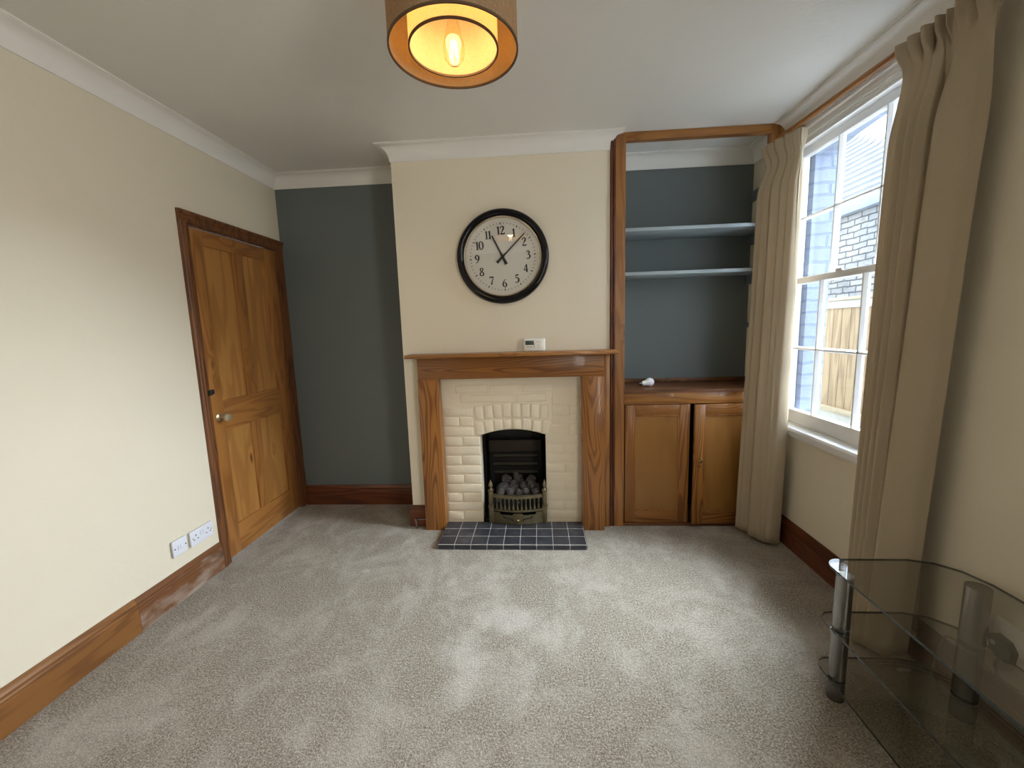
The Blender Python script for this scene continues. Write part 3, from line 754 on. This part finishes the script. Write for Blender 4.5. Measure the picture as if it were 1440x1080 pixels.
# ------------------------------------------------------------------ sockets on the left wall
def face_plate(nm, lab, cat, y0, y1, z0, z1):
    t = thing(nm, lab, cat, (XL, (y0 + y1) / 2, z0))
    MB().box(XL + .0005, XL + .010, y0 + .003, y1 - .003, z0 + .003, z1 - .003, .001).build('back_box', M['plate_edge'], t, 30)
    MB().box(XL + .010, XL + .0175, y0, y1, z0, z1, .003, 3).build('face_plate', M['socket_white'], t, 35)
    return t
xp = XL + .0176
def dot(t, y, z, r=.0035): MB().lathe([(r, 0), (r, .0012), (0, .0012)], (xp - .0004, y, z), 'x', 14).build('screw', M['socket_dark'], t, 40)
t_ = face_plate('wall_switch', 'small square white switch plate left of the double socket', 'switch', 1.869, 1.956, .241, .327)
for yy in (1.880, 1.945): dot(t_, yy, .284, .0038)
for yy in (1.902, 1.916): MB().box(xp - .002, xp + .003, yy - .005, yy + .005, .272, .296, .0015).build('rocker', M['socket_white'], t_, 30)
t_ = face_plate('double_socket', 'double white power socket low beside the door', 'socket', 1.977, 2.131, .239, .323)
b = None
for cy in (2.012, 2.096):
    q = MB()
    q.box(xp - .001, xp + .0008, cy - .002, cy + .002, .288, .299); 
    for dy in (-.013, .013): q.box(xp - .001, xp + .0008, cy + dy - .0042, cy + dy + .0042, .270, .2745)
    q.build('pin_holes', M['socket_dark'], t_, 0)
for yy in (2.046, 2.062): MB().box(xp - .002, xp + .003, yy - .005, yy + .005, .280, .304, .0015).build('rocker', M['socket_white'], t_, 30)
for yy in (1.992, 2.116): dot(t_, yy, .282, .003)

# ------------------------------------------------------------------ window 1
w = thing('window_1', 'white six-over-six sash window in the right wall', 'window', (XR + .06, 2.21, WZ0)); w['kind'] = 'structure'
yc = 2.212; gy0, gy1 = 1.735, 2.689           # sash width
b = MB()     # box frame
for (ya, yb) in ((WY0, gy0 + .004), (gy1 - .004, WY1)): b.box(XR - .004, XR + .122, ya, yb, WZ0, WZ1)
b.box(XR - .004, XR + .122, gy0, gy1, 2.333, WZ1); b.box(XR + .0, XR + .122, gy0, gy1, WZ0, .752)
for (ya, yb) in ((gy0, gy0 + .012), (gy1 - .012, gy1)): b.box(XR - .002, XR + .010, ya, yb, .752, 2.333, .002); b.box(XR + .052, XR + .058, ya, yb, .752, 2.333)
b.box(XR - .002, XR + .012, gy0, gy1, 2.318, 2.333, .002)
b.build('window_frame', M['sash_white'], w, 25)
b = MB()     # architrave, moulded, with its head just under the cornice
def arch(pr_, sgn, edge, horizontal=False):
    if horizontal: b.prism([(XR - d_, edge + ww) for d_, ww in pr_], 'y', WY0 - .055, WY1 + .030)
    else: b.prism([(XR - d_, edge + sgn * ww) for d_, ww in pr_], 'z', WZ0, WZ1)
pr_ = [(0, 0), (.010, 0), (.012, .012), (.010, .014), (.012, .030), (.020, .036), (.022, .046), (.018, .050), (.019, .056), (0, .056)]
prh = [(0, 0), (.010, 0), (.012, .014), (.010, .016), (.012, .032), (.020, .038), (.022, .048), (.018, .052), (.021, .058), (.016, .066), (0, .066)]
arch(pr_, -1, WY0 + .002); 
pr2 = [(d_, ww * .5) for d_, ww in pr_]; arch(pr2, 1, WY1 - .006); arch(prh, 1, WZ1, True)
b.build('architrave', M['sash_white'], w, 25)
sl = MB(); sl.prism([(XR + .02, .690), (XR - .040, .690), (XR - .046, .698), (XR - .050, .714), (XR - .052, .728), (XR - .046, .740), (XR - .03, .746), (XR + .02, .748)], 'y', WY0 - .035, WY1 - .022)
sl.build('sill', M['sash_white'], w, 30)
def sash(nm, x0, x1, z0, z1, rb, rt, bar):
    xm = (x0 + x1) / 2
    q = MB(); st = .046
    q.box(x0, x1, gy0 + .001, gy0 + st, z0, z1, .003); q.box(x0, x1, gy1 - st, gy1 - .001, z0, z1, .003)
    q.box(x0, x1, gy0 + st, gy1 - st, z0, z0 + rb, .003); q.box(x0, x1, gy0 + st, gy1 - st, z1 - rt, z1, .003)
    o = q.build(nm, M['sash_white'], w, 30)
    q = MB()
    for y in (2.064, 2.362):
        q.prism([(x0 + .004, y - .004), (x0 + .004, y + .004), (xm, y + .011), (x1 - .006, y + .011), (x1 - .006, y - .011), (xm, y - .011)], 'z', z0 + rb, z1 - rt)
    q.prism([(x0 + .004, bar - .004), (x0 + .004, bar + .004), (xm, bar + .010), (x1 - .006, bar + .010), (x1 - .006, bar - .010), (xm, bar - .010)], 'y', gy0 + st, gy1 - st)
    q.build('glazing_bar', M['sash_white'], o, 25)
    ys = [gy0 + st, 2.064, 2.362, gy1 - st]; zs = [z0 + rb, bar, z1 - rt]
    for i in range(3):
        for j in range(2): MB().box(xm + .004, xm + .007, ys[i], ys[i + 1], zs[j], zs[j + 1]).build('glass_pane', M['pane'], o, 0)
    return o
sash('lower_sash', XR + .014, XR + .052, .753, 1.600, .078, .034, 1.196)
sash('upper_sash', XR + .060, XR + .098, 1.568, 2.333, .034, .044, 1.947)
MB().box(XR + .004, XR + .018, 2.19, 2.235, 1.598, 1.612, .003).build('sash_catch', M['sash_white'], w, 30)

# outer brick leaf: reveal and shallow brick arch, white-washed
OY0, OY1 = 1.785, 2.640
b = MB()
x0, x1 = XR + .126, XR + .248
b.box(x0, x1, -1.3, OY0, 0, 3.2); b.box(x0, x1, OY1, 5.5, 0, 3.2); b.box(x0, x1, OY0, OY1, 0, .70)
pl = [(OY0, 3.2)] + [(OY0 + (OY1 - OY0) * i / 12, 2.322 + .036 * (1 - (2 * i / 12 - 1) ** 2)) for i in range(13)] + [(OY1, 3.2)]
b.prism(pl, 'x', x0, x1)
struct(b.build('wall_outside', M['out_brick'], None, 0), 'white-painted brick reveal outside the window with blue shade in its colour', 'wall')
MB_s = MB().box(XR + .127, XR + .30, OY0 - .05, OY1 + .05, .62, .70).build('trim_2', M['stone'], None, 0) if False else None

# ------------------------------------------------------------------ outside
f = MB().box(XR + .13, 14, -4, 18, -.12, -.02).build('ground_outside', M['paving'], None, 0)
struct(f, 'paved yard outside between house and fence', 'ground')
fe = thing('garden_fence', 'tall pale timber board fence across the yard', 'fence', (3.4, 5, 0))
M['fence'] = wood('fence_softwood', 2, (.33, .22, .105), (.19, .11, .045), K=6, bands=.8, perp=6, knots=.8, knot_scale=3, rough=.7, coat=0)
M['fence_rail'] = wood('fence_rail_softwood', 1, (.40, .31, .19), (.27, .19, .09), K=5, bands=.5, rough=.7, coat=0)
M['fence_grey'] = plain('weathered_gravel_board', (.36, .33, .26), .8, var=.3, nscale=5)
b = MB(); y = 1.0; rnd = random.Random(3)
while y < 10.5:
    wv = .135; b.box(3.415 + rnd.uniform(0, .006), 3.435, y, y + wv - .006, .34, 1.50, .003, 1); y += wv
b.build('boards', M['fence'], fe, 25)
MB().box(3.385, 3.470, .9, 10.6, 1.560, 1.592, .004).build('cap_rail', M['fence_rail'], fe, 25)
MB().box(3.400, 3.455, .9, 10.6, 1.475, 1.558, .004).build('top_rail', M['fence_grey'], fe, 25)
MB().box(3.385, 3.430, .9, 10.6, .285, .345, .004).build('bottom_rail', M['fence_rail'], fe, 25)
MB().box(3.405, 3.440, .9, 10.6, -.02, .285).build('gravel_board', M['fence_grey'], fe, 25)
for yp in (1.4, 3.4, 5.4, 7.4, 9.4): MB().box(3.44, 3.54, yp, yp + .1, -.02, 1.56).build('fence_post', M['fence_grey'], fe, 25)

nb = thing('neighbouring_house', 'whitewashed brick outbuilding with slate roof beyond the fence', 'building', (5.9, 9, 0))
EX = 5.4
MB().box(EX, EX + 3.2, 6.10, 16, -.02, 3.14).build('wall', M['far_brick'], nb, 0)
M['slates'] = plain('roof_slate', (.115, .118, .125), .7, var=.3, nscale=3)
b = MB(); sl_ = 1.2; n = 13; L = 1.62 * 1.25
nrm = Vector((-sl_, 0, 1)).normalized()
for i in range(n + 6):
    xa = EX - .12 + i * .125; xb = xa + .16
    if xa > EX + 2.0: break
    za = 3.31 + sl_ * (xa - EX); zb = 3.31 + sl_ * (xb - EX)
    ys_ = 6.0 + max(0, (xa - EX)) * 2.62
    A = b.ring([(xa, ys_, za + .050), (xb, ys_, zb + .004), (xb, ys_, zb - .02), (xa, ys_, za - .02)]); B = b.ring([(xa, 16.2, za + .050), (xb, 16.2, zb + .004), (xb, 16.2, zb - .02), (xa, 16.2, za - .02)]); b.skin([A, B])
xe = EX + 1.85
A = b.ring([(EX - .1, 6.02, 3.15), (xe, 6.0 + 1.85 * 2.62, 3.25 + sl_ * 1.85), (EX + 4, 10.6, 3.15), (EX + 4, 6.02, 3.15)]); 
b.bm.faces.new((A[0], A[1], A[2])) 
b.build('slate_roof', M['slates'], nb, 20)
MB().box(EX - .16, EX - .002, 6.0, 16, 3.10, 3.26, .03).build('gutter', M['lead'], nb, 30)
MB().tube([(EX - .07, 8.35, 3.1), (EX - .07, 8.35, 0)], .05, 12).build('downpipe', M['lead'], nb, 40)

# ------------------------------------------------------------------ curtain pole and curtains
cp = thing('curtain_pole', 'slim varnished wooden curtain pole above the window', 'curtain pole', (1.425, 2.1, 2.38))
def polez(y): return 2.394 + (y - 1.85) * .035
MB().tube([(1.446, .9, polez(.9)), (1.446, 1.7, polez(1.7)), (1.446, 2.66, polez(2.66))], .014, 16).build('pole', M['pine_y'], cp, 40)
MB().lathe([(.010, 0), (.016, .006), (.020, .018), (.016, .030), (.004, .036), (0, .036)], (1.446, 2.66, polez(2.66)), 'y', 18).build('finial', M['pine_y'], cp, 40)
for yy in (2.52, 1.25): MB().box(1.446, XR - .001, yy - .010, yy + .010, polez(yy) - .036, polez(yy) - .004, .004).build('bracket', M['red_y'], cp, 30)

def curtain(name, label, top, bot, NU, zt, zb, foldx, pinch, mat):
    """top/bot: functions u -> (x, y) of the middle line; foldx(u, v) -> outward offset; v runs 0 at the heading to 1 at the hem"""
    NVv = 70; bm = bmesh.new(); grid = []
    for j in range(NVv + 1):
        v = (j / NVv) ** 1.25; row = []
        for i in range(NU + 1):
            u = i / NU
            xt, yt = top(u); xb_, yb_ = bot(u)
            e = min(1, v * 1.0); e = e * e * (3 - 2 * e) if False else e
            x = xt + (xb_ - xt) * e; y = yt + (yb_ - yt) * e
            dx, dy = foldx(u, v)
            px, py = pinch(u, v, x, y)
            z = zt(u) + (zb(u) - zt(u)) * v
            row.append(bm.verts.new((px + dx, py + dy, z)))
        grid.append(row)
    for j in range(NVv):
        for i in range(NU): bm.faces.new((grid[j][i], grid[j][i + 1], grid[j + 1][i + 1], grid[j + 1][i]))
    mb = MB(); mb.bm.free(); mb.bm = bm
    th = thing(name, label, 'curtain', (1.38, (top(0)[1] + top(1)[1]) / 2, 0))
    o = mb.build('drape', mat, th, 180)
    md = o.modifiers.new('thick', 'SOLIDIFY'); md.thickness = .004
    return th
def smooth(a, b_, x):
    t = min(1, max(0, (x - a) / (b_ - a))); return t * t * (3 - 2 * t)

# far (left) curtain, bunched against the alcove
NF = 5
def lf(u, v):
    ph = 2 * PI * (NF * u + .12 * math.sin(7 * u) + .10 * v * math.sin(5 * u + 1))
    head = 1 - smooth(.015, .055, v)
    amp = (1 - .55 * smooth(.85, 1, u)) * .010 + (1 - .55 * smooth(.85, 1, u)) * .020 * smooth(.045, .12, v) + .014 * smooth(.2, 1, v) + .016 * head
    sn = math.copysign(abs(math.sin(ph)) ** .75, math.sin(ph)) + .28 * math.sin(2 * ph + 1.0)
    return (-amp * sn * (1.15 + .3 * math.sin(3.1 * u + 1)) + .012 * smooth(.86, 1, u) * smooth(.05, .4, v), .010 * math.cos(ph) * (1 + v))
def lp(u, v, x, y):
    neck = math.exp(-((v - .050) / .035) ** 2)
    yc_ = 2.455; return (x + .006 * neck, y + (yc_ - y) * .17 * neck)
curtain('curtain', 'cream cotton curtain gathered beside the alcove frame', lambda u: (1.345 + .070 * u, 2.635 - .235 * u), lambda u: (1.318 + .085 * u, 2.615 - .185 * u + .02 * math.sin(9 * u)),
        150, lambda u: 2.352 + .012 * u, lambda u: .030 - .020 * u + .006 * math.sin(30 * u), lf, lp, M['curtain'])
# near (right) curtain: narrow folds by the glass, then one broad fold turning back to the wall
def rphase(u):
    return 2 * PI * (7.6 * (u if u < .48 else .48 + (u - .48) * .24))
def rf(u, v):
    ph = rphase(u) + .5 * v * math.sin(4 * u)
    head = 1 - smooth(.015, .05, v); hp = 2 * PI * 7 * u
    amp = (.006 + .036 * smooth(.04, .16, v) + .016 * smooth(.2, 1, v)) * (.9 + .35 * smooth(.4, .7, u))
    endback = smooth(.80, 1.0, u) * .012 * smooth(.03, .2, v)
    sn = math.copysign(abs(math.sin(ph)) ** .75, math.sin(ph)) + .30 * math.sin(2 * ph + .8)
    return (-amp * sn - .020 * head * (math.sin(hp) + .35 * math.sin(2 * hp)) + endback, .012 * math.cos(ph))
def rp(u, v, x, y):
    neck = smooth(0, .05, v)
    return (x + .010 * neck * (1 - smooth(.05, .3, v)), y + (1.60 - y) * .085 * neck)
curtain('curtain', 'brownish cream curtain hanging in front of the glass television stand', lambda u: (1.388, 1.790 - .325 * u), lambda u: (1.352 + .050 * u - .02 * math.sin(PI * u), 1.735 - .180 * u),
        190, lambda u: 2.366 - .004 * u, lambda u: .022 + .012 * math.sin(11 * u) + .05 * smooth(.85, 1, u), rf, rp, M['curtain'])

# ------------------------------------------------------------------ television stand
tv = thing('tv_stand', 'three-tier smoked glass television stand with steel tube legs', 'television stand', (1.22, .85, 0))
def shelf(z, x0, name):
    yA, yE = 1.490, .20
    pts = []
    for i in range(9):          # rounded front corner
        a = PI + i / 8 * (-PI / 2); pts.append((x0 + .055 + .055 * math.cos(a), yA - .055 + .055 * math.sin(a)))
    pts += [(1.330, yA), (1.400, yA - .022), (1.448, yA - .072), (1.470, yA - .150)]
    pts += [(1.470, yE + .15), (1.448, yE + .072), (1.400, yE + .022), (1.330, yE)]
    for i in range(9):
        a = -PI / 2 - i / 8 * (PI / 2); pts.append((x0 + .055 + .055 * math.cos(a), yE + .055 + .055 * math.sin(a)))
    for i in range(1, 12):      # slightly bowed front
        t = i / 12; pts.append((x0 - .020 * math.sin(PI * t) * .6, yE + .055 + (yA - .11 - yE) * t))
    q = MB(); A = q.ring([(x, y, z) for x, y in pts]); B = q.ring([(x, y, z + .008) for x, y in pts])
    n_ = len(A)
    q.mi = 0; fs = [q.bm.faces.new(list(reversed(A))), q.bm.faces.new(B)]
    q.mi = 1
    for i in range(n_):
        j = (i + 1) % n_; fc = q.bm.faces.new((A[i], A[j], B[j], B[i])); fc.material_index = 1
    return q.build(name, [M['tv_glass'], M['tv_edge']], tv, 20)
shelf(.076, 1.020, 'glass_shelf'); shelf(.266, 1.020, 'glass_shelf'); shelf(.477, 1.030, 'glass_top')
def leg(x, y, r):
    q = MB().tube([(x, y, .012), (x, y, .0755)], r, 28); q.tube([(x, y, .0845), (x, y, .2655)], r, 28); q.tube([(x, y, .2745), (x, y, .4765)], r, 28)
    o = q.build('leg', M['chrome'], tv, 50)
    for (za, zb) in ((.0, .0118), (.0660, .0720), (.2560, .2620), (.2780, .2840)):
        MB().lathe([(r + .0008, za), (r + .0008, zb)], (x, y, 0), 'z', 28).build('leg_collar', M['steel_dark'], o, 50)
leg(1.050, 1.400, .026); leg(1.050, .300, .026); leg(1.425, 1.340, .033); leg(1.425, .350, .033)

# ------------------------------------------------------------------ socket, plug and cable behind the stand
t_ = thing('wall_socket', 'white wall socket behind the glass stand', 'socket', (XR, 1.25, .30))
MB().box(XR - .012, XR - .0005, 1.195, 1.340, .290, .376, .003).build('face_plate', M['white_plastic'], t_, 30)
pg = thing('plug', 'black mains plug pushed into the socket behind the stand', 'plug', (XR - .03, 1.30, .27))
b = MB(); pl = [(1.333, .318), (1.318, .330), (1.280, .324), (1.262, .300), (1.266, .262), (1.298, .258), (1.326, .285)]
A = b.ring([(XR - .0125, y, z) for y, z in pl]); B_ = b.ring([(XR - .036, y, z) for y, z in pl]); C_ = b.ring([(XR - .044, 1.298 + (y - 1.298) * .7, .293 + (z - .293) * .7) for y, z in pl]); b.skin([A, B_, C_])
b.build('plug_body', M['black_rubber'], pg, 30)
MB().lathe([(.008, 0), (.008, -.002), (0, -.002)], (XR - .0435, 1.307, .306), 'x', 16).build('plug_badge', M['grey_plastic'], pg, 40)
q = MB().tube([(XR - .03, 1.296, .262), (XR - .04, 1.296, .235), (XR - .042, 1.285, .205), (XR - .03, 1.22, .19), (XR - .03, 1.05, .21)], .004, 10); q.build('flex', M['black_rubber'], pg, 50)
def smoothpath(pts, n=8): return crom([tuple(p) for p in pts], n)
cb1 = MB().tube(smoothpath([(1.372, 1.517, .008), (1.43, 1.52, .006), (1.462, 1.50, .010), (1.468, 1.49, .10), (1.472, 1.475, .185), (1.474, 1.44, .205), (1.474, 1.37, .205), (1.470, 1.29, .19), (1.474, 1.15, .21), (1.474, .9, .17)]), .0035, 8)
c_ = cb1.build('cable', M['cable_grey'], None, 60); tag(c_, 'thin grey cable along the skirting with a white end on the carpet', 'cable')
q = MB().tube([(1.362, 1.517, .009), (1.378, 1.517, .009), (1.39, 1.518, .0085), (1.41, 1.519, .008)], [.008, .008, .006, .004], 10); q.build('connector', M['cable_white'], c_, 40)

# ------------------------------------------------------------------ pendant lamp
LXc, LYc, LZ = -.235, 1.367, 2.200
lm = thing('pendant_lamp', 'double drum pendant lamp with brown fabric shade, lit', 'pendant lamp', (LXc, LYc, LZ))
def drum(r, z0, z1, t, nm, mats, parent):
    q = MB(); n = 96; R = []
    for (rr, zz) in ((r, z0), (r, z1), (r - t, z1), (r - t, z0)): R.append(q.ring([(LXc + rr * math.cos(2 * PI * k / n), LYc + rr * math.sin(2 * PI * k / n), zz) for k in range(n)]))
    R.append(R[0])
    q.skin(R, True, False)
    for f_ in q.bm.faces:
        c = f_.calc_center_median(); d_ = math.hypot(c.x - LXc, c.y - LYc)
        f_.material_index = 1 if d_ < r - t * .8 else 0
    return q.build(nm, mats, parent, 40)
so = drum(.194, LZ, LZ + .200, .003, 'outer_shade', [M['shade_out'], M['shade_in']], lm)
si = drum(.134, LZ + .004, LZ + .196, .003, 'inner_shade', [M['shade_in'], M['shade_in']], lm)
M['trim_brown'] = plain('shade_binding', (.10, .055, .025), .8, var=0)
for (par, r, z) in ((so, .1945, LZ), (si, .1345, LZ + .004)):
    q = MB(); q.lathe([(r - .004, z - .001), (r + .001, z - .001), (r + .001, z + .005), (r - .004, z + .005)], (LXc, LYc, 0), 'z', 96, True); q.build('rim_binding', M['trim_brown'], par, 40)
q = MB()
for k in range(3):
    a = 2 * PI * k / 3 + .15; q.tube([(LXc + .02 * math.cos(a), LYc + .02 * math.sin(a), LZ + .175), (LXc + .191 * math.cos(a), LYc + .191 * math.sin(a), LZ + .185)], .0025, 8)
q.lathe([(.018, LZ + .170), (.024, LZ + .170), (.024, LZ + .178), (.018, LZ + .178)], (LXc, LYc, 0), 'z', 24, True)
q.build('shade_carrier', M['white_plastic'], lm, 40)
q = MB().lathe([(.019, LZ + .110), (.020, LZ + .170), (.016, LZ + .190), (.006, LZ + .205)], (LXc, LYc, 0), 'z', 24); q.build('lamp_holder', M['white_plastic'], lm, 40)
q = MB().tube([(LXc, LYc, LZ + .200), (LXc, LYc, H - .020)], .0035, 10); q.build('cord', M['white_plastic'], lm, 40)
q = MB().lathe([(.010, H - .030), (.040, H - .024), (.048, H - .010), (.048, H - .001)], (LXc, LYc, 0), 'z', 32); q.build('ceiling_rose', M['white_plastic'], lm, 40)
bl = MB().lathe([(.013, LZ + .110), (.014, LZ + .085), (.022, LZ + .060), (.031, LZ + .020), (.032, LZ + .000), (.029, LZ - .018), (.018, LZ - .032), (.0, LZ - .036)], (LXc, LYc, 0), 'z', 28).build('bulb', M['bulb_glass'], lm, 60)
q = MB(); zz0, zz1 = LZ + .030, LZ - .020
for k in range(4):
    a = 2 * PI * k / 4 + .3; a2 = a + .35
    q.tube([(LXc + .007 * math.cos(a), LYc + .007 * math.sin(a), zz0), (LXc + .013 * math.cos(a2), LYc + .013 * math.sin(a2), zz1)], .0011, 8)
q.build('filament', M['filament'], bl, 40)

# ------------------------------------------------------------------ camera (fitted to the photograph)
f_px, pitch, yaw, roll, ch = 580.11, math.radians(7.7131), math.radians(3.7196), math.radians(-1.7354), 1.3631
F = Vector((-math.sin(yaw) * math.cos(pitch), math.cos(yaw) * math.cos(pitch), -math.sin(pitch)))
rt = Vector((math.cos(yaw), math.sin(yaw), 0)); up = rt.cross(F)
Rv = math.cos(roll) * rt + math.sin(roll) * up; Uv = -math.sin(roll) * rt + math.cos(roll) * up
cam = bpy.data.cameras.new('camera'); co = bpy.data.objects.new('camera', cam); COL.objects.link(co)
m3 = Matrix((Rv, Uv, -F)).transposed(); co.matrix_world = Matrix.Translation((0, 0, ch)) @ m3.to_4x4()
cam.sensor_fit = 'HORIZONTAL'; cam.sensor_width = 36; cam.lens = f_px / 1440 * 36; cam.clip_start = .02; cam.clip_end = 100
SC.camera = co

# ------------------------------------------------------------------ light
wd_ = bpy.data.worlds.new('overcast_sky'); SC.world = wd_; wd_.use_nodes = True
nt = wd_.node_tree; bg = nt.nodes['Background']; bg.inputs[0].default_value = (.76, .88, 1.0, 1); bg.inputs[1].default_value = 4.8
def light(name, kind, loc, energy, color, **kw):
    l = bpy.data.lights.new(name, kind); l.energy = energy; l.color = color
    for k, v in kw.items(): setattr(l, k, v)
    o = bpy.data.objects.new(name, l); COL.objects.link(o); o.location = loc; return o
def aim(o, d_): o.rotation_euler = Vector(d_).to_track_quat('-Z', 'Y').to_euler()
o = light('window_portal', 'AREA', (XR + .26, 2.212, 1.54), 1, (1, 1, 1), shape='RECTANGLE', size=.9, size_y=1.7)
aim(o, (-1, 0, 0)); o.data.cycles.is_portal = True
o = light('hazy_sun', 'SUN', (6, 0, 6), 28.0, (.87, .94, 1), angle=math.radians(60)); aim(o, (-.78, -.24, -.58))
o = light('added_fill_light', 'AREA', (XR + .10, (RY0 + RY1) / 2, (RZ0 + RZ1) / 2), 31, (1, .955, .88), shape='RECTANGLE', size=RY1 - RY0, size_y=RZ1 - RZ0); aim(o, (-1, 0, 0))  # fill lamp added in the unseen opening, brightens the left wall and ceiling
o = light('pendant_bulb_light', 'POINT', (LXc, LYc, LZ + .045), 1.55, (1, .68, .36), shadow_soft_size=.03)

# ------------------------------------------------------------------ colour management
SC.view_settings.view_transform = 'Standard'; SC.view_settings.look = 'None'
SC.view_settings.exposure = 0.68; SC.view_settings.gamma = 1; SC.view_settings.use_curve_mapping = False
SC.cycles.max_bounces = 14; SC.cycles.diffuse_bounces = 8; SC.cycles.transparent_max_bounces = 24; SC.cycles.glossy_bounces = 5
SC.cycles.sample_clamp_indirect = 6
